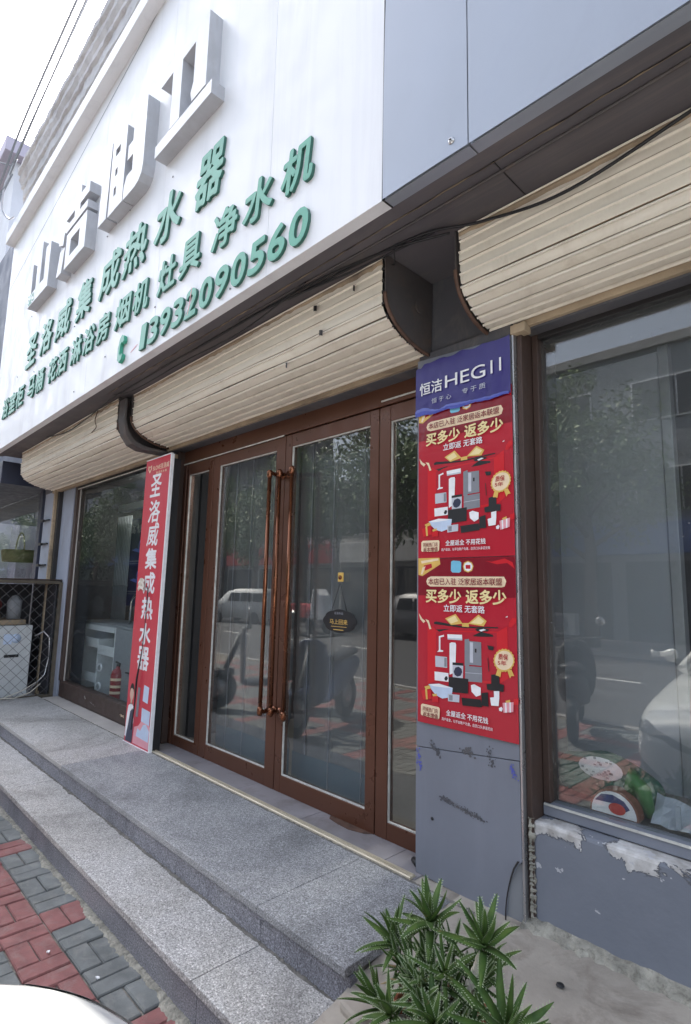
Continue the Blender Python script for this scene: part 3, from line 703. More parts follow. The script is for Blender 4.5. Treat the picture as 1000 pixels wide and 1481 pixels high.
char_row([('浴', -7.21, -6.96), ('室', -6.92, -6.67), ('柜', -6.63, -6.38), ('马', -6.21, -5.99), ('桶', -5.94, -5.71), ('花', -5.55, -5.32), ('洒', -5.285, -5.05), ('淋', -4.93, -4.69), ('浴', -4.64, -4.40), ('房', -4.34, -4.11), ('烟', -3.98, -3.73), ('机', -3.67, -3.44), ('灶', -3.29, -3.06), ('具', -3.00, -2.76), ('净', -2.62, -2.38), ('水', -2.31, -2.06), ('机', -1.985, -1.76)], 3.355, 3.57, .12, .03)
for i, d_ in enumerate('13932090560'):
    x0 = -3.545+i*.1635; T('raised_digit', d_, x0+(.045 if d_ == '1' else 0), 3.06, x0+(.11 if d_ == '1' else .125), 3.222, 1.442, 'letter_green', sg, off=.04, depth=.016, shear=.14, edge='letter_edge')
hp = [(.0, .03), (.035, .0), (.075, .02), (.085, .05), (.07, .065), (.05, .05), (.035, .07), (.04, .13), (.06, .15), (.08, .135), (.10, .15), (.095, .185), (.06, .205), (.025, .185), (.0, .12)]
mb = MB(); mb.prism([(-3.845+p[0], 3.055+p[1]) for p in hp], 1.432, 1.458, 1); mb.build('phone_symbol', 'letter_green', sg, .003)
mb = MB(); mb.prism([(-2.83, 3.06), (-2.81, 3.10), (-2.79, 3.22), (-2.80, 3.19), (-2.815, 3.10)], 1.4285, 1.431, 1); mb.prism([(-3.68, 3.10), (-3.60, 3.118), (-3.57, 3.13), (-3.60, 3.125), (-3.66, 3.11)], 1.4575, 1.4592, 1); mb.build('faded_red_mark', 'print_pink', sg)
def block(name, loops, x, z, w, h, lab=None):
    vs, fs = outline_mesh(loops); mb = MB(); put_flat(mb, vs, fs, x, z, x+w, z+h, 1.372, .088)
    return mb.build(name, 'sign_white', sg, 0)
def blk(*loops):
    vs, fs = outline_mesh(loops); xs_ = [p[0] for l in loops for p in l]; zs_ = [p[1] for l in loops for p in l]
    mb = MB(); mb.edge = True; put_flat(mb, vs, fs, min(xs_), min(zs_), max(xs_), max(zs_), 1.372, .088); return mb.build('block_character', ['sign_white', 'letter_side_shaded'], sg, 0)
def rc(a, b, c, d): return [(a, c), (b, c), (b, d), (a, d)]
blk([(-6.26, 4.34), (-5.60, 4.34), (-5.60, 4.806), (-5.75, 4.806), (-5.75, 4.47), (-5.88, 4.47), (-5.88, 4.93), (-6.02, 4.93), (-6.02, 4.47), (-6.17, 4.47), (-6.17, 4.80), (-6.26, 4.80)])
blk(rc(-5.11, -4.605, 4.29, 4.625), rc(-4.99, -4.765, 4.375, 4.537))
blk([(-5.13, 4.66), (-4.615, 4.66), (-4.615, 4.73), (-4.81, 4.73), (-4.81, 4.795), (-4.60, 4.795), (-4.60, 4.89), (-4.81, 4.89), (-4.81, 4.97), (-4.945, 4.97), (-4.945, 4.89), (-5.17, 4.89), (-5.17, 4.795), (-4.945, 4.795), (-4.945, 4.73), (-5.13, 4.73)])
blk([(-5.325, 4.295), (-5.19, 4.295), (-5.135, 4.53), (-5.27, 4.53)])
blk([(-5.33, 4.62), (-5.20, 4.57), (-5.18, 4.69), (-5.31, 4.75)])
blk([(-4.315, 4.31), (-4.15, 4.31), (-4.135, 4.95), (-4.28, 4.95)])
blk(rc(-4.115, -3.845, 4.30, 4.93), rc(-4.03, -3.985, 4.43, 4.50), rc(-4.03, -3.985, 4.60, 4.66), rc(-4.05, -3.96, 4.78, 4.84))
blk([(-3.83, 4.295), (-3.63, 4.295), (-3.57, 4.31), (-3.525, 4.35), (-3.507, 4.42), (-3.507, 4.95), (-3.72, 4.95), (-3.72, 4.72), (-3.80, 4.72), (-3.80, 4.60), (-3.70, 4.60), (-3.70, 4.47), (-3.79, 4.47), (-3.83, 4.40)])
blk(rc(-3.32, -2.60, 4.325, 4.414))
blk([(-3.125, 4.42), (-2.995, 4.42), (-2.995, 4.842), (-2.83, 4.842), (-2.83, 4.56), (-2.86, 4.50), (-2.84, 4.43), (-2.672, 4.43), (-2.672, 4.94), (-3.295, 4.94), (-3.295, 4.842), (-3.125, 4.842)])
mb = MB(); rb = random.Random(8)
for k in range(70):
    x = -6.25+.2*rb.random(); z = 4.345+.11*rb.random()**1.3; s = .006+.012*rb.random()
    flatpoly(mb, [(x, z), (x+s, z+s*.2), (x+s*.8, z+s*1.4), (x-s*.2, z+s)], 1.3712-.00002*k, 0, .0004)
mb.build('peeling_green_film', 'letter_green', sg)
mb = MB(); rb = random.Random(12)
for k in range(26):
    x = -6.8+5.2*rb.random(); z = 3.04+1.9*rb.random(); mb.lathe([(0, 1.453), (.006, 1.455), (.006, 1.4598)], (x, 0, z), 1, 6)
mb.build('stray_fixing', 'print_grey', sg)
# old concrete cornice above the sign
cp = [(1.47, 6.02), (1.44, 6.04), (1.44, 6.16), (1.42, 6.17), (1.42, 6.30), (1.395, 6.31), (1.395, 6.36), (1.365, 6.40), (1.365, 6.46), (1.34, 6.48), (1.34, 6.55), (1.7, 6.58), (1.7, 6.02)]
mb = MB(); rb = random.Random(4); rings = []
for i in range(90):
    x = -7.3+i*.07; rings.append([(x, y+rb.uniform(-.006, .006), z+rb.uniform(-.006, .006)) for y, z in cp[:-2]] + [(x, y, z) for y, z in cp[-2:]])
mb.loft(rings, close=True, smooth=False); mb.box(-1.06, XR, 1.47, 1.72, 6.1, 6.56)
mb.build('concrete_cornice', 'old_concrete', sb)

# ================================================================== posters on the pilaster
PRINT = [
('print_cream',[(0.0473,0.6247),(0.0547,0.6396),(0.0733,0.6467),(0.4438,0.6447),(0.4535,0.6262),(0.4459,0.605),(0.431,0.6012),(0.0696,0.6012),(0.0533,0.6099)]),
('print_gold',[(0.0013,0.7308),(0.1209,0.7307),(0.1265,0.7011),(0.0246,0.6487),(0.0017,0.6548)]),
('poster_red',[(0.0321,0.6968),(0.077,0.705),(0.0807,0.6871),(0.0397,0.6726)]),
('print_cream',[(0.0168,0.7183),(0.1136,0.7279),(0.1172,0.719),(0.0206,0.7061)]),
('print_cream',[(0.026,0.6878),(0.0434,0.6936),(0.0246,0.6547),(0.0155,0.6578)]),
('poster_bright_red',[(0.3565,0.7107),(0.3875,0.7073),(0.4483,0.7194),(0.4832,0.7026),(0.493,0.6761),(0.4597,0.7004),(0.4118,0.696)]),
('print_cyan',[(0.1846,0.7116),(0.195,0.716),(0.2292,0.7135),(0.238,0.7065),(0.2363,0.6679),(0.2268,0.6623),(0.1912,0.6637),(0.183,0.6712)]),
('print_gold',[(0.2459,0.6904),(0.2527,0.7062),(0.2728,0.7137),(0.2924,0.7054),(0.3,0.6896),(0.2919,0.6702),(0.2722,0.6631),(0.2524,0.6705)]),
('print_white',[(0.2512,0.6904),(0.2567,0.7027),(0.2727,0.7092),(0.2884,0.7021),(0.2948,0.6897),(0.2881,0.6741),(0.2723,0.6675),(0.2564,0.6745)]),
('poster_red',[(0.2606,0.6959),(0.2844,0.6955),(0.2842,0.6786),(0.2605,0.6789)]),
('poster_bright_red',[(0.0843,0.4237),(0.1023,0.4076),(0.4127,0.4226),(0.4544,0.446),(0.4558,0.2422),(0.4148,0.2168),(0.0985,0.1865),(0.0554,0.1697),(0.055,0.4161)]),
('poster_red',[(0.1023,0.4018),(0.4067,0.417),(0.4031,0.2254),(0.102,0.1982)]),
('print_black',[(0.0915,0.4425),(0.1023,0.4466),(0.2435,0.4333),(0.4131,0.4404),(0.413,0.4351),(0.2435,0.4267),(0.0915,0.4345)]),
('print_black',[(0.1023,0.4104),(0.176,0.4191),(0.1201,0.4019)]),
('print_gold',[(0.152,0.4618),(0.2071,0.4841),(0.2436,0.4443),(0.183,0.4352)]),
('print_lightgold',[(0.1624,0.4595),(0.2037,0.4767),(0.2204,0.4541),(0.183,0.4408)]),
('print_gold',[(0.2699,0.4458),(0.3217,0.4866),(0.3607,0.4616),(0.3461,0.4395)]),
('print_lightgold',[(0.2829,0.4493),(0.3216,0.4784),(0.3496,0.461),(0.3338,0.4468)]),
('print_gold',[(0.2403,0.4469),(0.2732,0.4487),(0.2749,0.4319),(0.2402,0.432)]),
('print_cream',[(0.0062,0.4781),(0.0252,0.4553),(0.0439,0.4446),(0.0328,0.4352),(0.0139,0.4518)]),
('print_cream',[(0.0439,0.4534),(0.0624,0.4485),(0.077,0.4117),(0.0661,0.4098),(0.0587,0.4337)]),
('poster_bright_red',[(0.4634,0.462),(0.4782,0.4808),(0.4953,0.4791),(0.4949,0.4638),(0.4716,0.4419),(0.4602,0.4464)]),
('print_white',[(0.4464,0.4818),(0.4581,0.4876),(0.4563,0.4813)]),
('print_black',[(0.2919,0.3956),(0.3333,0.4173),(0.3885,0.4078),(0.3914,0.4002),(0.333,0.3959)]),
('print_black',[(0.3051,0.4262),(0.3336,0.4333),(0.3736,0.4279),(0.3643,0.4193),(0.3144,0.416)]),
('print_white',[(0.324,0.4231),(0.346,0.4288),(0.3583,0.4253),(0.3333,0.4173)]),
('print_white',[(0.1186,0.383),(0.1447,0.3905),(0.1468,0.3834),(0.1271,0.378),(0.127,0.3243),(0.1424,0.3229),(0.141,0.3171),(0.1093,0.3142),(0.1185,0.3235)]),
('print_white',[(0.1642,0.3947),(0.2399,0.3973),(0.241,0.3738),(0.1655,0.3724)]),
('print_lightgrey',[(0.1655,0.3791),(0.2411,0.3815),(0.241,0.3738),(0.1655,0.3724)]),
('print_white',[(0.1757,0.3564),(0.186,0.3617),(0.2063,0.3617),(0.2096,0.3537),(0.2063,0.2793),(0.1919,0.2312),(0.175,0.2237)]),
('print_lightgrey',[(0.0986,0.2962),(0.1617,0.2968),(0.1628,0.2509),(0.1,0.2495)]),
('print_grey',[(0.1478,0.2926),(0.1603,0.2927),(0.1601,0.255),(0.1477,0.2548)]),
('print_white',[(0.0949,0.2281),(0.1695,0.2296),(0.1694,0.1928),(0.0963,0.1907)]),
('print_black',[(0.1475,0.2038),(0.1544,0.2146),(0.1626,0.2156),(0.1667,0.2062),(0.1598,0.1966),(0.1516,0.1966)]),
('print_black',[(0.1909,0.2776),(0.2454,0.2796),(0.2453,0.2687),(0.1908,0.2666)]),
('print_lightgrey',[(0.1908,0.2666),(0.2453,0.2687),(0.2428,0.213),(0.1918,0.2121)]),
('print_navy',[(0.1967,0.2399),(0.2055,0.2573),(0.2222,0.263),(0.2366,0.2554),(0.2405,0.2423),(0.2318,0.2262),(0.2152,0.2204),(0.2019,0.2258)]),
('print_grey',[(0.2535,0.3791),(0.2757,0.3835),(0.2744,0.2676),(0.2525,0.2706)]),
('print_grey',[(0.2756,0.3743),(0.334,0.3736),(0.3344,0.2785),(0.2745,0.2757)]),
('print_lightgrey',[(0.2794,0.3703),(0.2948,0.3699),(0.2938,0.2857),(0.2785,0.2863)]),
('print_black',[(0.3034,0.3454),(0.3116,0.3451),(0.3114,0.3291),(0.3032,0.3294)]),
('print_grey',[(0.2551,0.2698),(0.3362,0.2734),(0.3366,0.2117),(0.2544,0.2064)]),
('print_lightgrey',[(0.2548,0.2429),(0.3359,0.2471),(0.3358,0.2451),(0.2548,0.2408)]),
('print_black',[(0.1715,0.215),(0.2707,0.2181),(0.2681,0.1578),(0.1698,0.1519)]),
('print_ice',[(0.0626,0.1695),(0.1196,0.1792),(0.1915,0.1712),(0.188,0.1464),(0.1677,0.1271),(0.1368,0.1187),(0.1019,0.1285),(0.0771,0.1501)]),
('print_white',[(0.0663,0.1689),(0.1196,0.1781),(0.1902,0.1711),(0.161,0.1671),(0.0913,0.1644)]),
('print_lightgrey',[(0.1664,0.1433),(0.2259,0.1464),(0.2243,0.1157),(0.1676,0.1124)]),
('print_grey',[(0.1731,0.1388),(0.1913,0.1398),(0.1912,0.1182),(0.173,0.1176)]),
('print_black',[(0.2356,0.1371),(0.3294,0.1432),(0.3351,0.1131),(0.2405,0.106)]),
('print_white',[(0.2832,0.1942),(0.299,0.2),(0.3301,0.19),(0.3297,0.1614),(0.3078,0.1514),(0.286,0.1682)]),
('print_black',[(0.3329,0.1696),(0.3635,0.1765),(0.3656,0.1205),(0.3322,0.1204)]),
('print_black',[(0.3797,0.2482),(0.4155,0.2551),(0.4177,0.2171),(0.4368,0.2156),(0.4346,0.1881),(0.3606,0.1864),(0.3579,0.2083),(0.3791,0.2121)]),
('print_white',[(0.3906,0.1855),(0.4154,0.1889),(0.4149,0.1611),(0.4114,0.1303),(0.3777,0.1275),(0.3734,0.1575),(0.3913,0.1616)]),
('print_black',[(0.3634,0.3638),(0.3937,0.3612),(0.3904,0.3452),(0.3693,0.347)]),
('print_black',[(0.3639,0.314),(0.3669,0.3143),(0.3709,0.2627),(0.3678,0.2572)]),
('poster_bright_red',[(0.0225,0.1369),(0.0771,0.1501),(0.0806,0.1087),(0.0336,0.0989)]),
('print_gold',[(0.0445,0.1456),(0.0554,0.1471),(0.0591,0.1038),(0.0497,0.1024)]),
('print_gold',[(0.0408,0.1565),(0.0699,0.166),(0.0771,0.1529),(0.0482,0.145)]),
('poster_bright_red',[(0.0806,0.1199),(0.1139,0.1264),(0.118,0.0994),(0.0842,0.0965)]),
('print_gold',[(0.0842,0.1299),(0.109,0.1351),(0.109,0.1257),(0.0878,0.1215)]),
('print_pink',[(0.4297,0.1457),(0.4777,0.1555),(0.4757,0.1183),(0.4329,0.1077)]),
('print_white',[(0.4395,0.1477),(0.4464,0.1493),(0.4473,0.1111),(0.4416,0.1097)]),
('print_white',[(0.4595,0.1518),(0.4664,0.1533),(0.4655,0.1151),(0.4599,0.1137)]),
('print_gold',[(0.4425,0.1552),(0.4626,0.1622),(0.4624,0.1522),(0.4452,0.1486)]),
('print_white',[(0.413,0.123),(0.4247,0.1299),(0.4304,0.1233),(0.4255,0.1115),(0.4139,0.1131)]),
('poster_bright_red',[(0.478,0.1679),(0.4993,0.1736),(0.4987,0.1489),(0.4791,0.1459)]),
('print_cream',[(0.022,0.0745),(0.03,0.0814),(0.1194,0.0799),(0.1249,0.0742),(0.1227,0.0345),(0.1158,0.0289),(0.028,0.0305),(0.0214,0.035)]),
('print_gold',[(0.41,0.2749),(0.4275,0.2692),(0.4223,0.2431),(0.4136,0.2472),(0.4006,0.2482)]),
('print_gold',[(0.4536,0.2722),(0.4709,0.2792),(0.4833,0.2556),(0.4703,0.2541),(0.4644,0.2443)]),
('print_gold',[(0.4838,0.3158),(0.487,0.309),(0.4814,0.3025),(0.4821,0.2949),(0.475,0.2901),(0.4731,0.2823),(0.4651,0.2796),(0.4609,0.2725),(0.4528,0.2722),(0.4466,0.2664),(0.4391,0.2685),(0.4314,0.2646),(0.4254,0.269),(0.417,0.2675),(0.4129,0.2737),(0.4047,0.2746),(0.4031,0.2821),(0.3958,0.2855),(0.3968,0.2935),(0.3912,0.299),(0.3948,0.3067),(0.3915,0.3138),(0.3973,0.3204),(0.3966,0.3283),(0.404,0.3332),(0.4059,0.3411),(0.4143,0.3438),(0.4186,0.3509),(0.427,0.3511),(0.4333,0.3568),(0.4408,0.3544),(0.4485,0.3581),(0.4545,0.3535),(0.4627,0.3549),(0.4666,0.3485),(0.4746,0.3474),(0.4761,0.34),(0.483,0.3366),(0.482,0.3287),(0.4873,0.3234)]),
('print_cream',[(0.4802,0.3155),(0.4786,0.3057),(0.4744,0.2962),(0.4679,0.2878),(0.4595,0.2809),(0.4497,0.2761),(0.4392,0.2736),(0.4287,0.2737),(0.4188,0.2764),(0.4104,0.2814),(0.4039,0.2886),(0.3999,0.2974),(0.3987,0.3071),(0.4003,0.3172),(0.4046,0.3269),(0.4114,0.3354),(0.4201,0.3423),(0.4301,0.347),(0.4407,0.3493),(0.4512,0.3489),(0.4609,0.3461),(0.4691,0.3408),(0.4753,0.3337),(0.479,0.325)]),
]
def red_poster(z0, label):
    th = thing('promotion_poster', label, 'poster', (-1.622, 2.058, z0), 'red promotion posters on the pilaster')
    X0 = -1.622
    MB().box(X0, -1.1275, 2.0575, 2.0598, z0, z0+.727).build('sheet', 'poster_red', th)
    MB().box(X0+.0005, -1.128, 2.0573, 2.0575, z0+.56, z0+.7265).build('header_band', 'poster_dark_red', th)
    mb = MB(); names = []
    for k, (m, pts) in enumerate(PRINT):
        if m not in names: names.append(m)
        flatpoly(mb, [(X0+u, z0+v) for u, v in pts], 2.0569-.00007*k, names.index(m), .00004)
    mb.build('printed_picture', names, th)
    yy = 2.0502
    for b, m, x0, zz0, x1, zz1, off in (
        ('本店已入驻 泛家居返本联盟', 'poster_dark_red', .0637, .6085, .4377, .6385, .006), ('买多少', 'print_lightgold', .0512, .53, .2383, .5888, .03), ('返多少', 'print_lightgold', .2642, .5309, .4544, .5887, .03),
        ('立即返 无套路', 'print_white', .1486, .4922, .3549, .5227, .015), ('全屋返全 不用花钱', 'print_white', .1592, .0525, .3637, .0769, .015),
        ('用户返金，以平台账户为准，店员口头承诺无效', 'print_white', .1365, .029, .3851, .0424, 0), ('同城热门店', 'poster_dark_red', .034, .0522, .116, .0711, 0), ('返本增值', 'poster_dark_red', .034, .0298, .116, .0495, .004),
        ('质保', 'poster_red', .4156, .3125, .4578, .3359, .01), ('5年', 'poster_red', .4123, .2909, .4506, .3096, .01)):
        T('lettering', b, X0+x0, z0+zz0, X0+x1, z0+zz1, yy, m, th, off, .0003)
    return th
red_poster(.925, 'lower of two red discount posters, directly above the bare grey panel')
red_poster(1.655, 'upper of two red discount posters, directly under the purple strip')
pp = thing('brand_poster', 'purple poster strip with white lettering at the top of the pilaster', 'poster', (-1.63, 2.06, 2.36))
mb = MB(); rings = []; rb = random.Random(2)
for i in range(31):
    x = -1.636+.508*i/30; ring = []
    top = 2.598+.004*math.sin(i*.9)+rb.uniform(-.003, .003) - (.02 if i < 3 else 0)
    bot = 2.338+.003*math.sin(i*.7)
    for j in range(12):
        z = bot+(top-bot)*j/11; ring.append((x, 2.0515-.0016*math.sin(i*1.3+j*.5)*(.15+max(0, abs(j-5.5)-3)*.35), z))
    rings.append(ring)
mb.loft(rings, caps=False); mb.build('purple_sheet', 'poster_purple', pp)
mb = MB(); rings = []
for i in range(40):
    x = -1.634+.50*i/39; b = 2.340+.003*math.sin(i*.55)+rb.uniform(-.002, .002); h = (.008+.026*(1-i/39)*abs(math.sin(i*.21+.8)))
    rings.append([(x, 2.0475+rb.uniform(-.001, .001), b-.004), (x, 2.0455, b+h*.5), (x, 2.0465, b+h)])
mb.loft(rings, caps=False, smooth=False); mb.build('crumpled_hem', 'poster_blue', pp)
T('lettering', '恒洁', -1.606, 2.437, -1.476, 2.498, 2.0445, 'print_white', pp, .012, .0006)
T('lettering', 'HEG', -1.458, 2.443, -1.245, 2.503, 2.0445, 'print_white', pp, .004, .0006)
MB().box(-1.218, -1.209, 2.0445, 2.0451, 2.447, 2.507).build('lettering', 'print_white', pp); MB().box(-1.176, -1.167, 2.0445, 2.0451, 2.449, 2.509).build('lettering', 'print_white', pp)
T('lettering', '恒 于 心', -1.535, 2.385, -1.425, 2.410, 2.0445, 'print_lightgrey', pp, 0, .0004)
T('lettering', '专 于 质', -1.365, 2.390, -1.245, 2.416, 2.0445, 'print_lightgrey', pp, 0, .0004)

# ================================================================== red upright banner board beside the doors
bn = thing('banner_board', 'tall red banner board with white vertical characters leaning between window and doors', 'banner', (-4.25, 1.99, .29))
def lean(x, z): return x+(z-.28)*.021   # the board leans a little to the right
def skew(o):
    for v in o.data.vertices:
        z = v.co.z+.29; v.co.x += (z-.28)*.021-.02
    return o
skew(MB().box(-4.475, -4.035, 1.975, 1.99, .277, 2.535).build('board', 'banner_red', bn))
mb = MB(); mb.box(-4.477, -4.034, 1.966, 1.974, .272, .290); mb.box(-4.033, -4.022, 1.966, 1.995, .272, 2.535); mb.box(-4.477, -4.034, 1.972, 1.992, 2.536, 2.545); skew(mb.build('edge_frame', 'print_white', bn, .002))
skew(MB().box(-4.47, -4.02, 1.996, 2.05, .28, 2.50).build('back_frame', 'print_black', bn))
for ch, x0, z0, x1, z1, sh in (('圣', -4.345, 2.22, -4.165, 2.40, .12), ('洛', -4.345, 2.01, -4.150, 2.185, .12), ('威', -4.335, 1.82, -4.150, 2.0, .12)):
    skew(T('lettering', ch, x0-.02, z0, x1-.02, z1, 1.9735, 'print_white', bn, .018, .0006, shear=sh))
for ch, z0, z1 in (('集', 1.638, 1.796), ('成', 1.444, 1.606), ('热', 1.246, 1.410), ('水', 1.050, 1.206), ('器', .858, 1.026)):
    skew(T('lettering', ch, -4.345, z0, -4.155, z1, 1.9735, 'print_white', bn, .032, .0006))
skew(T('lettering', 'SLOVE圣洛威', -4.345, 2.438, -4.065, 2.482, 1.9735, 'print_cream', bn, .005, .0006))
skew(T('lettering', '集 成 热 水 器', -4.28, 2.405, -4.10, 2.425, 1.9735, 'print_cream', bn, 0, .0006))
mb = MB(); vs, fs = outline_mesh([[(0, .1), (.05, .08), (.1, .1), (.1, .04), (.05, -.02), (0, .04)], [(.02, .085), (.02, .045), (.05, .01), (.08, .045), (.08, .085), (.05, .07)]])
put_flat(mb, vs, fs, -4.43, 2.425, -4.37, 2.49, 1.9735, .0006); skew(mb.build('shield_emblem', 'print_cream', bn))
def P_print(name, m, pts, y):
    mb = MB(); flatpoly(mb, pts, y, 0, .0002); return skew(mb.build(name, m, bn))
P_print('printed_jacket', 'print_white', [(-4.47, .33), (-4.455, .50), (-4.44, .56), (-4.39, .59), (-4.345, .56), (-4.33, .45), (-4.36, .34), (-4.40, .30)], 1.9738)
P_print('printed_trousers', 'print_navy', [(-4.455, .295), (-4.42, .42), (-4.40, .52), (-4.365, .55), (-4.345, .53), (-4.33, .40), (-4.335, .295)], 1.9735)
P_print('printed_face', 'print_skin', ell(-4.395, .66, .034, .056), 1.9737); P_print('printed_hair', 'print_black', [(-4.43, .66), (-4.432, .70), (-4.41, .735), (-4.38, .735), (-4.358, .70), (-4.36, .665), (-4.372, .69), (-4.40, .70), (-4.42, .69)], 1.9734)
P_print('printed_neck', 'print_skin', [(-4.408, .575), (-4.38, .575), (-4.378, .62), (-4.41, .62)], 1.9738)
P_print('printed_appliance', 'print_grey', [(-4.30, .50), (-4.26, .50), (-4.25, .72), (-4.29, .72)], 1.9737)
P_print('printed_appliance', 'print_ice', [(-4.20, .63), (-4.11, .62), (-4.105, .74), (-4.19, .75)], 1.9737); P_print('printed_appliance', 'print_ice', [(-4.20, .48), (-4.06, .47), (-4.06, .57), (-4.20, .58)], 1.9737)
P_print('printed_splash', 'print_pink', [(-4.32, .30), (-4.05, .30), (-4.05, .46), (-4.10, .50), (-4.17, .50), (-4.24, .44), (-4.31, .42)], 1.9738)
P_print('printed_splash', 'print_ice', [(-4.27, .36), (-4.06, .35), (-4.055, .43), (-4.11, .47), (-4.16, .46), (-4.20, .41), (-4.25, .42)], 1.9736)
tp = MB(); tp.loft([[(-4.40+.035*i, 1.962-.01*abs(math.sin(j*1.5+i)), 1.545-.022*j+.02*math.sin(i)) for j in range(5)] for i in range(4)], caps=False, smooth=False)
tp = tag(tp.build('torn_tape', 'tape', None), 'crumpled strip of torn beige tape stuck to the red banner', 'tape')
cb = MB().tube([(-4.25, 1.962, 1.50), (-4.22, 1.958, 1.47), (-4.235, 1.96, 1.2), (-4.25, 1.958, 1.0), (-4.30, 1.955, .78), (-4.31, 1.957, .60), (-4.34, 1.957, .40)], [.004, .005, .003, .004, .008, .006, .004], 8).build('hanging_strap', 'print_black', None)
tag(cb, 'thin black strap hanging down the front of the red banner', 'strap')

# ================================================================== plaque hanging on the right door
pq = thing('door_plaque', 'dark scalloped plaque hanging on a string against the right door glass', 'plaque', (-2.286, 2.19, 1.33))
def scallop(sx, sz):
    P = []
    for k in range(64):
        a = 2*math.pi*k/64; r = 1+.07*abs(math.cos(a*4)); P.append((-2.286+sx*r*math.cos(a)*.94, 1.328+sz*r*math.sin(a)*.94))
    return P
mb = MB(); mb.prism(scallop(.137, .066), 2.19, 2.197, 1); mb.build('plaque_board', 'print_black', pq, .002)
mb = MB(); mb.prism(scallop(.124, .056), 2.1885, 2.1899, 1); mb.build('plaque_inlay', 'print_black', pq)
T('lettering', '马上回来', -2.362, 1.310, -2.218, 1.338, 2.1878, 'print_gold', pq, 0, .0006); T('lettering', '有事外出', -2.325, 1.364, -2.255, 1.379, 2.1878, 'print_grey', pq, 0, .0006)
mb = MB(); mb.box(-2.35, -2.225, 2.1878, 2.1884, 1.296, 1.2985); mb.box(-2.33, -2.25, 2.1878, 2.1884, 1.278, 1.282); mb.build('ornament_line', 'print_gold', pq)
mb = MB(); mb.tube([(-2.35, 2.19, 1.385), (-2.288, 2.194, 1.54), (-2.228, 2.19, 1.385)], .0018, 5); mb.build('hanging_string', 'print_black', pq)
mb = MB(); mb.box(-2.312, -2.268, 2.196, 2.2005, 1.548, 1.60); o = mb.build('hook_pad', 'print_gold', pq, .003)
mb = MB(); mb.lathe([(0, 2.188), (.012, 2.19), (.012, 2.196)], (-2.29, 0, 1.572), 1, 12); mb.build('hook', 'bronze', pq)

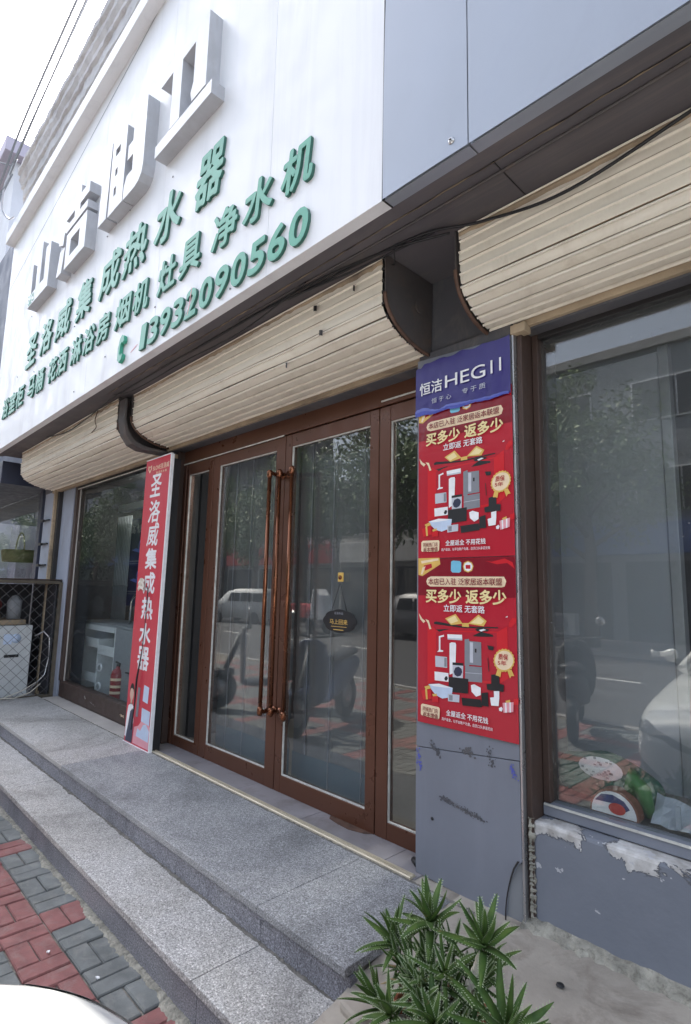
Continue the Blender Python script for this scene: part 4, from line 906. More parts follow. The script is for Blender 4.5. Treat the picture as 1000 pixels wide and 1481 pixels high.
# ================================================================== white car nosed up to the steps
def make_car(name, label, loc, rz, group=None):
    th = thing(name, label, 'car', loc, group, rz); ORG[th.name] = (0, 0, 0)
    # local frame: +y is forward, nose tip at y = 0
    W2 = .93
    st_ = [  # y, half width, z bottom, z shoulder, z centre of the upper surface
        (0.0, .62, .30, .56, .60), (-.05, .76, .24, .62, .68), (-.16, .86, .21, .68, .755), (-.34, .905, .19, .735, .815), (-.60, .92, .18, .79, .865), (-.95, .925, .18, .845, .915), (-1.25, .93, .18, .885, .955),
        (-1.7, .935, .18, .90, .97), (-2.6, .935, .18, .91, .98), (-3.5, .93, .18, .93, 1.0), (-4.1, .90, .2, .95, 1.03), (-4.5, .82, .24, .93, 1.02), (-4.66, .70, .32, .84, .94), (-4.70, .58, .40, .74, .82)]
    rings = []
    for y, w, zb, zs, zt in st_:
        half = [(0, zb), (w*.55, zb), (w*.88, zb+.03), (w*.98, zb+.14), (w, zb+(zs-zb)*.55), (w*.995, zs-.08), (w*.965, zs-.012), (w*.90, zs+.012), (w*.60, zs+(zt-zs)*.72), (w*.3, zt-.004), (0, zt)]
        rings.append([(x, y, z) for x, z in half] + [(-x, y, z) for x, z in half[-2:0:-1]])
    body = MB().loft(rings, close=True).build('body', 'car_white', th, 0, 2)
    def hug(o, off=.003):
        m = o.modifiers.new('hug', 'SHRINKWRAP'); m.target = body; m.wrap_method = 'NEAREST_SURFACEPOINT'; m.wrap_mode = 'ABOVE_SURFACE'; m.offset = off; return o
    # greenhouse
    gh = [(-1.15, .80, .90, .94, .93), (-1.65, .74, .93, 1.22, .60), (-2.05, .72, .93, 1.42, .56), (-2.7, .72, .93, 1.47, .55), (-3.4, .70, .94, 1.41, .54), (-3.95, .72, .97, 1.20, .58), (-4.35, .74, .98, 1.02, .7)]
    rings = []
    for y, wb, zb, zt, wt in gh: rings.append([(wb+.06, y, zb-.03), (wb, y, zb+.03), (wt+.07, y, zt-.06), (wt, y, zt-.012), (wt*.5, y, zt+.012), (0, y, zt+.02), (-wt*.5, y, zt+.012), (-wt, y, zt-.012), (-wt-.07, y, zt-.06), (-wb, y, zb+.03), (-wb-.06, y, zb-.03)])
    MB().loft(rings).build('window', 'car_glass', th, 0, 2)
    mb = MB()
    for s in (1, -1):
        mb.tube([(s*.83, -1.12, .93), (s*.72, -1.65, 1.20), (s*.66, -2.05, 1.40), (s*.64, -2.7, 1.45), (s*.63, -3.4, 1.39), (s*.70, -3.95, 1.18), (s*.78, -4.3, 1.02)], [.035, .032, .035, .035, .035, .04, .05], 8)
        mb.tube([(s*.80, -2.75, .95), (s*.655, -2.72, 1.42)], .03, 8)
    mb.build('pillar', 'car_white', th)
    rings = []
    for y, w, z in ((-1.98, .60, 1.405), (-2.15, .63, 1.452), (-2.7, .64, 1.492), (-3.3, .62, 1.455), (-3.6, .58, 1.37)): rings.append([(-w, y, z-.02), (-w*.5, y, z+.012), (0, y, z+.02), (w*.5, y, z+.012), (w, y, z-.02)])
    MB().loft(rings, caps=False).build('roof', 'car_white', th, 0, 1)
    # slim light bar, lamps, grille, bonnet shut line
    def path(pts, n=8):
        pts = pts + [(-x, y) for x, y in pts[-2::-1]]; o = []
        for p, q in zip(pts, pts[1:]): o += [(p[0]+(q[0]-p[0])*k/n, p[1]+(q[1]-p[1])*k/n) for k in range(n)]
        return o + [pts[-1]]
    a = path([(-.92, -.62), (-.86, -.34), (-.72, -.12), (-.5, .02), (-.25, .05), (0, .06)]); zz = lambda x: .545+.10*(abs(x)/.9)**1.5
    hug(MB().loft([[(x, y, zz(x)+h*(.35+.65*min(1, abs(x)/.5))) for h in (-.022, -.01, .0, .01, .022)] for x, y in a], caps=False).build('light_bar', 'car_light', th))
    hug(MB().loft([[(x*.75, y*.6, z) for z in (.30, .33, .36, .39, .42)] for x, y in a], caps=False).build('lower_grille', 'car_black', th))
    for s in (1, -1):
        hug(MB().loft([[(s*(.70+.16*u), -.10-.24*u*u+.06, .33+v*(.17-.10*(1-u))) for v in (0, .25, .5, .75, 1)] for u in (0, .2, .4, .6, .8, 1)], caps=False).build('bumper_vent', 'car_black', th))
        o = MB().loft([[(s*(.93+.09*t_), -1.43+.04*math.cos(q)*(1-abs(t_-.5)), 1.0+.065*math.sin(q)*(.55+.45*math.sin(t_*3.1))) for q in [k*math.pi/4 for k in range(8)]] for t_ in (0, .15, .4, .7, 1.2, 1.9, 2.2)], close=True).build('mirror', 'car_white', th, 0, 1)
        MB().tube([(s*.86, -1.42, .93), (s*.95, -1.43, .97)], .02, 8).build('mirror_arm', 'car_black', o)
        for y in (-.92, -3.75):
            w = MB().lathe([(.0, s*.80), (.22, s*.80), (.30, s*.79), (.335, s*.80), (.34, s*.86), (.335, s*.925), (.30, s*.935), (.24, s*.93), (.235, s*.90), (0, s*.90)], (0, y, .34), 0, 32).build('wheel', 'rubber', th)
            mb = MB()
            for k in range(10):
                an = k*math.pi/5; c_, s_ = math.cos(an), math.sin(an)
                mb.hexa([(s*.905, y-.018*s_+.03*c_, .34+.018*c_+.03*s_), (s*.905, y+.018*s_+.03*c_, .34-.018*c_+.03*s_), (s*.905, y+.022*s_+.235*c_, .34-.022*c_+.235*s_), (s*.905, y-.022*s_+.235*c_, .34+.022*c_+.235*s_),
                         (s*.93, y-.018*s_+.03*c_, .34+.018*c_+.03*s_), (s*.93, y+.018*s_+.03*c_, .34-.018*c_+.03*s_), (s*.92, y+.022*s_+.235*c_, .34-.022*c_+.235*s_), (s*.92, y-.022*s_+.235*c_, .34+.022*c_+.235*s_)])
            mb.build('rim', 'alloy', w)
    mb = MB(); L1 = []
    for x, y, z in ((-.86, -1.15, .905), (-.80, -.62, .868), (-.70, -.36, .808), (-.5, -.20, .776), (0, -.155, .768), (.5, -.20, .776), (.70, -.36, .808), (.80, -.62, .868), (.86, -1.15, .905)): L1.append((x, y, z))
    mb.loft([[tuple(Vector(p).lerp(Vector(q), t_)+Vector((0, d_, 0))) for d_ in (-.0025, .0025)] for p, q in zip(L1, L1[1:]) for t_ in (0, .2, .4, .6, .8)], caps=False); hug(mb.build('bonnet_shut_line', 'plastic_black', th), .0015)
    return th
wc = make_car('white_car', 'white saloon car nosed up to the steps with its bonnet in the lower left corner', (-.43, .615, .03), R(0)); wc.scale.x = 1.06

# ================================================================== aloe in a terracotta pot
al = thing('aloe_plant', 'spiky dark green aloe on pale bare stems in an orange clay pot', 'plant', (-1.03, 1.37, .19))
mb = MB(); mb.lathe([(0, .192), (.085, .192), (.10, .21), (.122, .335), (.135, .338), (.138, .372), (.126, .376), (.12, .35), (.10, .345), (0, .345)], (-.995, 1.37, 0), 2, 32); mb.build('pot', 'terracotta', al)
mb = MB(); mb.lathe([(0, .352), (.06, .356), (.118, .346)], (-.995, 1.37, 0), 2, 20); mb.build('soil', 'soil', al)
ra = random.Random(11)
def leaf(mb, sp_mb, base, d, ln, w, curl, axis_up):
    d = d.normalized(); side = d.cross(axis_up)
    if side.length < .05: side = d.cross(Vector((1, 0, 0)))
    side.normalize(); n = 9; rings = []
    p = Vector(base); dd = d.copy()
    for i in range(n):
        t_ = i/(n-1); wd = w*(1-.25*(1-t_)**3)*(1-t_**1.7)**.8+.0006; th_ = wd*.42*(1-.5*t_)+.0005
        nrm = side.cross(dd).normalized()
        rings.append([p+side*wd+nrm*wd*.30, p+nrm*(th_*-.1), p-side*wd+nrm*wd*.30, p-side*wd*.6-nrm*th_*.9, p-nrm*th_*1.25, p+side*wd*.6-nrm*th_*.9])
        if 0 < i < n-1:
            for s in (1, -1):
                for fr_ in (0, .5):
                    q = p+side*wd*s+nrm*wd*.30+dd*(ln/(n-1)*fr_); tip = q+side*s*.0045+dd*.003
                    sp_mb.add([q-dd*.002, q+dd*.002, tip], [(0, 1, 2)])
        step = ln/(n-1)
        p = p+dd*step; dd = (dd+nrm*curl*(.5+t_)*step*9).normalized()
    mb.loft(rings, close=True)
def rosette(c, axis, nleaf, ln, w, droop=.1, seed=0):
    r_ = random.Random(seed); c = Vector(c); ax = Vector(axis).normalized()
    u = ax.cross(Vector((.3, .9, .2))).normalized(); v = ax.cross(u)
    mb = MB(); sm = MB()
    for k in range(nleaf):
        t_ = k/max(nleaf-1, 1); a = k*2.39996+r_.uniform(-.2, .2); el = R(-8+86*t_**.95+r_.uniform(-12, 12))
        d = (u*math.cos(a)+v*math.sin(a))*math.cos(el)+ax*math.sin(el)
        L = ln*(1.12-.45*t_**2)*r_.uniform(.72, 1.22)
        leaf(mb, sm, c+ax*(.03*t_-.012)+d*.004, d, L, w*(.98-.30*t_)*r_.uniform(.75, 1.15), r_.uniform(-1.0, .9)*(1-.5*t_)-droop, ax)
    o = mb.build('leaf_rosette', 'aloe_leaf', al); s = sm.build('leaf_spine', 'aloe_spine', o)
PB = Vector((-1.03, 1.37, .35))
def stalk(pts, r):
    mb = MB(); P = []; rr = []; q = random.Random(int(abs(pts[-1][0]*1000)))
    pts = [Vector(p) for p in pts]
    N_ = 30
    for i in range(N_+1):
        t_ = i/N_*(len(pts)-1); k = min(int(t_), len(pts)-2); f_ = t_-k; P.append(pts[k].lerp(pts[k+1], f_)); rr.append(r*(1+.16*(i % 2)+q.uniform(-.12, .12)))
    mb.tube(P, rr, 8); mb.build('bare_stem', 'aloe_stem', al)
HEADS = [((-1.165, 1.37, .475), (-.2, -.1, 1), 17, .112, .0135), ((-1.04, 1.38, .575), (.05, -.15, 1), 17, .118, .0145), ((-.855, 1.36, .605), (.15, -.1, 1), 15, .108, .0145),
         ((-1.15, 1.30, .345), (-.55, -.3, .8), 18, .120, .0125), ((-.765, 1.30, .475), (.45, -.2, .8), 17, .150, .0145), ((-.93, 1.25, .43), (.1, -.45, .9), 15, .10, .0125), ((-1.06, 1.24, .40), (-.2, -.5, .9), 15, .095, .0115), ((-.90, 1.42, .50), (.3, .2, 1), 14, .10, .0115), ((-.995, 1.33, .47), (0, -.2, 1), 14, .09, .0105)]
for i, (c, ax, n_, ln, w) in enumerate(HEADS):
    rosette(c, ax, n_, ln, w, 0, 100+i); cc = Vector(c); mid = PB.lerp(cc, .5)+Vector((0, 0, -.02))+Vector((cc.x-PB.x, 0, 0))*.15
    stalk([PB+(cc-PB)*.12+Vector((0, 0, -.03)), mid, cc-Vector(ax).normalized()*.012], .0105)
for i in range(20):
    a = i*2.4; r_ = .035+.085*((i*7 % 20)/20)
    c = (PB.x+.035+r_*math.cos(a)*1.15, PB.y+r_*math.sin(a)*.8-.02, PB.z+.04+.15*ra.random()*(1-r_*3))
    rosette(c, (math.cos(a)*.5, math.sin(a)*.5, 1), 11, .075+.03*ra.random(), .0075, 0, 200+i)
    stalk([PB+Vector((math.cos(a)*r_*.5, math.sin(a)*r_*.5, -.01)), Vector(c)], .0045)
mb = MB()
for i in range(46):
    a = ra.uniform(0, 6.28); r_ = ra.uniform(.02, .11); p = PB+Vector((r_*math.cos(a), r_*math.sin(a), ra.uniform(.0, .09))); d = Vector((math.cos(a), math.sin(a), ra.uniform(-1, .6)))*ra.uniform(.02, .05)
    mb.tube([p, p+d*.5+Vector((0, 0, .006)), p+d], [.0035, .003, .0008], 5)
mb.build('withered_leaves', 'dry_leaf', al)
tag(MB().lathe([(0, .284), (.011, .284), (.013, .2805)], (-.895, 1.86, 0), 2, 14).build('bottle_cap', 'print_black', None), 'small black disc lying on the concrete between plant and wall', 'bottle cap')
tag(MB().tube([(-1.70, 2.13, .30), (-1.655, 2.10, .302)], .013, 8).build('rubber_stub', 'print_black', None), 'short black rubber stub on the threshold beside the grey pilaster', 'rubber piece')

for k, (x, y) in enumerate(((-2.62, .90), (-2.45, .74), (-2.33, .99), (-2.75, .62), (-3.2, .80), (-2.18, .93))):
    a = k*1.3; q = MB().hexa([(x+.009*math.cos(a+i*1.57)*(1+.6*(i % 2)), y+.007*math.sin(a+i*1.57), .004) for i in range(4)]+[(x+.009*math.cos(a+i*1.57)*(1+.6*(i % 2)), y+.007*math.sin(a+i*1.57), .007+.002*(i % 2)) for i in range(4)]).build('paper_scrap', 'print_white')
    tag(q, 'tiny white paper scrap lying on the brick paving below the steps', 'litter', 'white paper scraps on the paving')
# ================================================================== things in the right show window
bag = thing('green_bag', 'dark green cloth bag with a white printed label slumped on the window shelf', 'bag', (-.92, 2.45, .69))
rings = []
for i, (x, zt, yw) in enumerate(((-1.14, .86, .05), (-1.05, .85, .08), (-.97, .89, .09), (-.88, .87, .10), (-.79, .83, .08), (-.73, .80, .04))):
    rings.append([(x, 2.42-yw, .695), (x, 2.42-yw*1.05, .76), (x, 2.42-yw*.7, zt-.02), (x, 2.43, zt), (x, 2.43+yw*.8, zt-.03), (x, 2.43+yw, .74), (x, 2.42+yw, .695)])
MB().loft(rings, close=True).build('bag_body', 'bag_green', bag, 0, 2)
mb = MB(); mb.loft([[(-.93+.085*math.cos(a)*s_, 2.318+.01*s_, .83+.042*math.sin(a)*s_) for a in [k*math.pi/8 for k in range(16)]] for s_ in (1, .5, .02)], close=True, caps=False); o = mb.build('bag_label', 'print_white', bag)
mb = MB(); rb = random.Random(6)
for k in range(22): x = -1.0+.14*rb.random(); z = .80+.07*rb.random(); mb.box(x, x+.010, 2.312, 2.3135, z, z+.003+.006*rb.random())
mb.build('label_print', 'print_grey', o)
mb = MB(); mb.tube([(-.82, 2.33, .77), (-.80, 2.315, .83), (-.775, 2.32, .79), (-.76, 2.34, .70)], [.03, .035, .03, .02], 10); tag(mb.build('green_pouch', 'lime', None), 'small bright green pouch behind the round red and white box', 'pouch')
dk = thing('round_box', 'half round white box with red and navy print behind the right window glass', 'box', (-.86, 2.27, .69))
hd = [(-.945, .692), (-.772, .692)] + [(-.858+.0875*math.cos(R(a)), .70+.087*math.sin(R(a))) for a in range(0, 181, 12)]
mb = MB(); mb.prism(hd, 2.255, 2.31, 1); mb.build('box_body', 'disc_rim', dk, .002)
hd2 = [(-.938, .696), (-.779, .696)] + [(-.858+.08*math.cos(R(a)), .70+.079*math.sin(R(a))) for a in range(0, 181, 12)]
mb = MB(); mb.prism(hd2, 2.2535, 2.2546, 1); mb.build('box_front', 'print_white', dk)
mb = MB(); mb.prism([(-.925, .735), (-.90, .762), (-.86, .768), (-.82, .755), (-.80, .73), (-.82, .715), (-.86, .738)], 2.2525, 2.2533, 1); mb.build('box_print', 'disc_navy', dk)
mb = MB(); mb.prism(ell(-.845, .722, .030, .02), 2.2515, 2.2523, 1); mb.build('box_print', 'disc_red', dk)
pk = MB(); pk.loft([[(-.745+.03*i, 2.29+.012*math.sin(i*2.1+j)+.03*j, .694+.028*j*(1-.06*i)) for j in range(4)] for i in range(9)], caps=False, smooth=False)
pk.box(-.66, -.645, 2.285, 2.295, .70, .775)
tag(pk.build('plastic_packet', 'pack_clear', None), 'crumpled clear plastic packet lying at the right end of the window shelf', 'packet')

# ================================================================== things in the left show window
sk = thing('sink_unit', 'glass fronted kitchen sink cabinet with curved tap behind the left window', 'sink cabinet', (-5.75, 2.6, .28))
B(-6.35, -5.02, 2.46, 2.95, 1.05, 1.075, 'worktop', 'steel_grey', sk, .003)
B(-6.33, -6.31, 2.47, 2.94, .28, 1.05, 'side_board', 'board_grey', sk, .003); B(-5.56, -5.54, 2.47, 2.94, .28, 1.05, 'side_board', 'board_grey', sk, .003); B(-5.88, -5.865, 2.47, 2.94, .28, .90, 'divider', 'board_grey', sk, .002)
B(-6.31, -5.56, 2.465, 2.48, .99, 1.048, 'front_rail', 'board_grey', sk, .002); B(-6.31, -5.88, 2.466, 2.48, .80, .90, 'drawer_front', 'board_grey', sk, .002); B(-5.865, -5.56, 2.467, 2.48, .74, .84, 'drawer_front', 'board_grey', sk, .002); B(-6.31, -5.88, 2.466, 2.48, .42, .52, 'drawer_front', 'board_grey', sk, .002)
B(-6.31, -5.56, 2.90, 2.92, .28, .99, 'back_board', 'interior_wall', sk, 0)
B(-5.54, -5.02, 2.468, 2.94, .29, 1.045, 'door', 'steel_grey', sk, .003); B(-5.30, -5.1, 2.455, 2.467, .62, .635, 'door_handle', 'print_black', sk, .002)
for z in (.60, .40): MB().lathe([(.030, 2.458), (.045, 2.455), (.048, 2.468)], (-5.79, 0, z), 1, 18).build('cable_grommet', 'print_white', sk)
mb = MB(); pts = [(-5.62, 2.66, 1.075), (-5.62, 2.66, 1.30)] + [(-5.62+.17*(1-math.cos(R(a))), 2.66, 1.30+.11*math.sin(R(a))) for a in range(15, 181, 15)]; mb.tube(pts, .012, 10); mb.build('tap', 'chrome', sk)
mb = MB(); rb = random.Random(3)
for k in range(14): x = -5.5+.45*rb.random(); mb.lathe([(0, 1.076), (.02, 1.08), (.022, 1.12+.08*rb.random()), (.008, 1.2)], (x, 2.6+.2*rb.random(), 0), 2, 10)
mb.build('tap_fitting', 'chrome', sk)
sk.location.x = -6.31; sk.scale.x = 1.4
fe = thing('fire_extinguisher', 'small red fire extinguisher standing beside the sink cabinet', 'fire extinguisher', (-5.02, 2.36, .28))
MB().lathe([(0, .28), (.065, .285), (.07, .30), (.07, .58), (.055, .63), (.025, .65), (.022, .67), (0, .67)], (-5.02, 2.36, 0), 2, 24).build('cylinder', 'fire_red', fe)
mb = MB(); mb.box(-5.05, -4.99, 2.35, 2.37, .67, .69); mb.hexa([(-5.08, 2.35, .70), (-4.98, 2.35, .69), (-4.98, 2.37, .69), (-5.08, 2.37, .70), (-5.08, 2.35, .715), (-4.98, 2.35, .70), (-4.98, 2.37, .70), (-5.08, 2.37, .715)]); mb.build('valve', 'print_black', fe, .002)
mb = MB()
for z in (.53, .46, .40): mb.lathe([(.0705, z), (.0712, z+.005), (.0712, z+.022), (.0705, z+.026)], (-5.02, 2.36, 0), 2, 24)
mb.build('printed_band', 'print_cream', fe)
fe.location.x = -5.86; fe.location.y = 2.46
pb = thing('poster_board', 'dark blue lit display board with faint product pictures inside the left window', 'display board', (-5.3, 3.0, 1.1))
B(-5.95, -4.45, 3.0, 3.03, 1.25, 2.35, 'board', 'screen_blue', pb, .002)
T('lettering', '高 情商更', -5.70, 2.16, -5.02, 2.27, 2.995, 'print_lightgrey', pb, 0, .0006)
for z in (2.0, 1.62):
    mb = MB(); mb.lathe([(.05, 2.994), (.075, 2.992), (.08, 2.994)], (-5.35, 0, z), 1, 20); mb.prism([(-5.62, z-.05), (-5.2, z-.12), (-5.05, z-.09), (-5.5, z-.03)], 2.993, 2.995, 1); mb.build('product_picture', 'screen_glow', pb)
    mb = MB(); mb.box(-5.75, -5.2, 2.994, 2.996, z-.20, z-.185); mb.box(-5.75, -4.8, 2.994, 2.996, z-.225, z-.218); mb.build('caption_line', 'print_grey', pb)
pb.location.x -= 1.38
mb = MB(); mb.box(-7.3, -6.2, 2.9, 2.98, 2.46, 2.54); tag(mb.build('tube_light', 'board_grey', None, .003), 'pale unlit tube light under the ceiling of the left window', 'light fitting')
mb = MB()
for k in range(9): x = -7.4+.05*k; mb.tube([(x, 2.96, .9), (x, 2.96, 2.4)], .012, 6)
mb.tube([(-7.42, 2.96, 1.5), (-6.98, 2.96, 1.5)], .012, 6); tag(mb.build('display_rack', 'steel_grey', None), 'dim steel display rack of upright bars deep in the left window', 'rack')

# ================================================================== wire cage and machine at the left end of the steps
cg = thing('wire_cage', 'rusty steel cage with diamond wire mesh at the left end of the steps', 'cage', (-6.8, 1.7, .25))
mb = MB()
XC = -6.82
for y in (2.13, 1.05): mb.box(XC-.02, XC+.02, y-.02, y+.02, .15, 1.52); mb.box(XC-.92, XC-.88, y-.02, y+.02, .15, 1.52)
for z in (.26, 1.50): mb.box(XC-.018, XC+.018, 1.07, 2.11, z, z+.035); mb.box(XC-.918, XC-.882, 1.07, 2.11, z, z+.035); mb.box(XC-.88, XC-.02, 1.032, 1.068, z, z+.035); mb.box(XC-.88, XC-.02, 2.112, 2.148, z, z+.035)
mb.build('frame', 'cage_steel', cg, .003)
B(-7.68, XC-.03, 2.085, 2.10, .29, 1.49, 'back_shade_sheet', 'interior_dark', cg, 0)  # dark sheet standing in for the shadow behind the machine
B(XC-.91, XC-.0, 1.04, 2.14, 1.54, 1.552, 'top_sheet', 'dark_brown', cg, .002)
B(-7.74, -7.73, 1.07, 2.08, .29, 1.49, 'side_shade_sheet', 'interior_dark', cg, 0)  # dark sheet for the shade at the far side of the cage
mb = MB(); d_ = .115
def mesh_lines(mb, plane, a0, a1, z0, z1):
    n = int((a1-a0+z1-z0)/d_)+1
    for s in (1, -1):
        for k in range(n+1):
            c_ = k*d_; P = []
            for t_ in range(0, 101):
                a = a0+(a1-a0)*t_/100; z = z0+c_-(a-a0) if s > 0 else z0+(a-a0)-(z1-z0)+ (c_-0)-(a1-a0)+(z1-z0)
                if z0 <= z <= z1: P.append((a, z))
            if len(P) > 1:
                p, q = P[0], P[-1]; mb.tube([plane(*p), plane(*q)], .0022, 4, cap=False)
mesh_lines(mb, lambda a, z: (XC+.012, a, z), 1.07, 2.11, .295, 1.50)
mesh_lines(mb, lambda a, z: (a, 1.05, z), XC-.88, XC-.02, .295, 1.50)
mb.build('mesh', 'wire', cg)
hb = thing('boxed_machine', 'white enamel machine cabinet standing inside the wire cage', 'machine', (-7.2, 1.6, .27))
B(-7.5, -6.95, 1.2, 1.92, .28, 1.04, 'cabinet', 'white_enamel', hb, .012)
mb = MB(); mb.box(-6.95, -6.944, 1.28, 1.86, .30, .50); mb.box(-6.95, -6.946, 1.28, 1.86, .52, 1.0); mb.build('front_panel', 'white_enamel', hb, .003)
mb = MB(); mb.box(-6.946, -6.941, 1.66, 1.80, .70, .73); mb.box(-6.944, -6.939, 1.50, 1.60, .42, .435); mb.box(-6.944, -6.939, 1.50, 1.60, .34, .355); mb.build('grip_slot', 'print_black', hb)
mb = MB(); mb.lathe([(0, -6.944), (.05, -6.943), (.05, -6.946)], (0, 1.76, .90), 0, 16); mb.box(-6.945, -6.9425, 1.64, 1.72, .84, .95); mb.build('sticker', 'print_ice', hb)
mb = MB(); mb.box(-7.45, -6.97, 1.25, 1.85, 1.045, 1.10); mb.box(-7.4, -7.0, 1.3, 1.6, 1.102, 1.16); tag(mb.build('egg_tray_stack', 'cardboard', None, .01), 'brown cardboard trays piled on the white machine in the cage', 'cardboard')
mb = MB(); mb.lathe([(0, 1.165), (.12, 1.17), (.14, 1.26), (.11, 1.36), (0, 1.38)], (-7.15, 1.5, 0), 2, 16); tag(mb.build('red_bundle', 'dark_red', None), 'dark red bundle on top of the cardboard trays in the cage', 'bundle')
mb = MB(); mb.lathe([(0, 1.105), (.07, 1.105), (.075, 1.30), (.03, 1.36), (0, 1.37)], (-7.1, 1.75, 0), 2, 16); tag(mb.build('white_container', 'interior_wall', None), 'pale plastic container at the back of the cage top', 'container')
mb = MB(); mb.tube([(-6.93, 1.94, .92), (-6.90, 2.02, .97), (-6.88, 2.08, .90), (-6.87, 2.09, .70), (-6.87, 2.06, .50), (-6.87, 1.9, .33)], .008, 7); tag(mb.build('grey_hose', 'silver', None), 'thin grey hose looping down beside the white machine', 'hose')
mb = MB(); mb.tube([(-6.78, 2.0, .42), (-6.76, 1.9, .34), (-6.74, 1.75, .30), (-6.74, 1.6, .31), (-6.75, 1.45, .29)], .006, 6); mb.tube([(-6.77, 1.95, .44), (-6.74, 1.82, .37), (-6.74, 1.7, .33), (-6.75, 1.62, .30)], .005, 6); tag(mb.build('loose_wire', 'aloe_stem', None), 'bare pale wires trailing at the foot of the wire cage', 'wire')

# ================================================================== next shop on the left
nb = thing('neighbour_shop', 'dark blue fronted shop next door with lit pale interior behind its glass', 'shop', (-11, 2.2, 0))
B(-16, -7.68, 1.82, 8, 2.98, 6.9, 'fascia_wall', 'slate_blue', nb, 0)
B(-16, -7.66, 1.6, 2.4, 2.70, 2.975, 'canopy', 'navy_frame', nb, .004)
mb = MB(); mb.hexa([(-7.98, 2.12, .1), (-7.84, 2.12, .1), (-7.84, 2.2, .1), (-7.98, 2.2, .1), (-7.93, 2.12, 2.70), (-7.80, 2.12, 2.70), (-7.80, 2.2, 2.70), (-7.93, 2.2, 2.70)]); mb.build('frame_post', 'navy_frame', nb, .004)
B(-16, -7.99, 2.14, 2.2, .2, 1.4, 'low_wall', 'slate_blue', nb, 0)
B(-16, -7.99, 2.16, 2.168, 1.402, 2.69, 'window_pane', 'left_glass', nb, 0)
B(-18, -7.7, 6.5, 6.6, .2, 3.4, 'interior_wall', 'pale_render', nb, 0); B(-18, -7.7, 2.42, 6.6, 3.2, 3.3, 'interior_ceiling', 'pale_render', nb, 0); B(-18, -7.7, 2.21, 6.6, .15, .2, 'interior_floor', 'tile_beige', nb, 0)
B(-12.3, -12.1, 3.3, 6.4, .2, 3.2, 'partition', 'pale_render', nb, 0)
lp = MB(); lp.box(-14.3, -13.6, 3.4, 3.62, 3.06, 3.1); tag(lp.build('ceiling_lamp', 'lamp_white', None, .01), 'bright lit ceiling lamp inside the shop next door', 'lamp')
bk = thing('hanging_basket', 'brown wall basket with a hooped handle inside the shop next door', 'basket', (-11.9, 2.95, 1.95))
MB().lathe([(0, 1.9), (.28, 1.9), (.31, 2.12), (.29, 2.13), (.26, 1.93), (0, 1.93)], (-12.0, 2.95, 0), 2, 20).build('bowl', 'basket_brown', bk)
MB().tube([(-12.0+.3*math.cos(R(a)), 2.95, 2.1+.36*math.sin(R(a))) for a in range(0, 181, 15)], .014, 6).build('handle', 'cardboard', bk)
cs = MB(); cs.box(-9.4, -8.6, 1.55, 1.598, 2.78, 2.84); cs.box(-9.4, -8.6, 1.50, 1.598, 2.90, 2.95); tag(cs.build('canopy_bracket', 'white_enamel', None, .004), 'white steel bracket fixed under the dark canopy next door', 'bracket')
tb = thing('tall_house', 'pale lilac house with a flat grey roof edge rising beyond the shop next door', 'house', (-24, 6, 0))
B(-32, -19.5, 3.5, 16, 0, 15.2, 'wall', 'pale_render', tb, 0); B(-32.4, -19.1, 3.1, 16.4, 15.2, 15.7, 'roof_edge', 'lilac_render', tb, .02); B(-19.5, -18.6, 4.5, 9, 0, 13.2, 'side_wall', 'lilac_render', tb, .01)
for z in (5.2, 8.4, 11.6):
    for y in (5.2, 7.2): B(-18.62, -18.57, y, y+1.1, z, z+1.4, 'window', 'shop_glass', tb, 0)
# cables
def cable(pts, r, label, m='print_black', name='cable'):
    P = [Vector(p) for p in pts]; Q = []
    for i in range(len(P)-1):
        p0, p1, p2, p3 = P[max(i-1, 0)], P[i], P[i+1], P[min(i+2, len(P)-1)]
        for k in range(8):
            t_ = k/8; Q.append(.5*((2*p1)+(p2-p0)*t_+(2*p0-5*p1+4*p2-p3)*t_*t_+(3*p1-p0-3*p2+p3)*t_**3))
    Q.append(P[-1]); o = MB().tube(Q, r, 6).build(name, m); return tag(o, label, 'cable')
cable([(.6, 1.70, 2.95), (.05, 1.72, 3.0), (-.3, 1.80, 3.0), (-.75, 1.80, 2.93), (-1.1, 1.80, 2.985), (-1.32, 1.74, 3.012), (-1.6, 1.70, 3.01), (-2.2, 1.68, 3.02)], .006, 'black cable sagging across the front of the right shutter')
cable([(-1.25, 1.79, 3.0), (-1.4, 1.72, 2.99), (-1.55, 1.70, 3.005), (-2.0, 1.66, 3.016), (-3.0, 1.65, 3.02), (-4.4, 1.66, 3.02), (-5.0, 1.66, 2.97), (-5.6, 1.67, 2.95), (-6.2, 1.66, 3.01)], .005, 'thin black cable run along the dark soffit towards the left')
cable([(-1.5, 1.72, 3.02), (-1.52, 1.75, 2.96), (-1.58, 1.80, 3.0), (-1.60, 1.77, 2.9), (-1.58, 1.79, 2.84)], .003, 'short loose wire end hanging over the shutter end plate')
cable([(-4.9, 1.70, 3.02), (-4.92, 1.69, 2.93), (-4.88, 1.69, 2.86), (-4.98, 1.69, 2.83)], .004, 'loose brown wire hanging in front of the left shutter', 'rust')
cable([(-1.3, 1.75, 3.01), (-1.7, 1.68, 2.975), (-2.3, 1.64, 3.0), (-2.9, 1.62, 2.985), (-3.6, 1.63, 3.01)], .005, 'thin cable drooping under the soffit above the door shutter')
cable([(-2.0, 1.63, 3.015), (-2.6, 1.66, 2.97), (-3.3, 1.66, 2.985), (-4.0, 1.64, 2.965), (-4.4, 1.63, 3.015)], .004, 'looped thin cable above the left half of the door shutter')
cable([(XR, 1.62, 3.04), (.5, 1.615, 3.028), (-.3, 1.65, 3.026), (-1.3, 1.66, 3.026), (-2.6, 1.64, 3.026)], .006, 'dark cable lying flat in the crease of the right soffit', 'plate_dark')
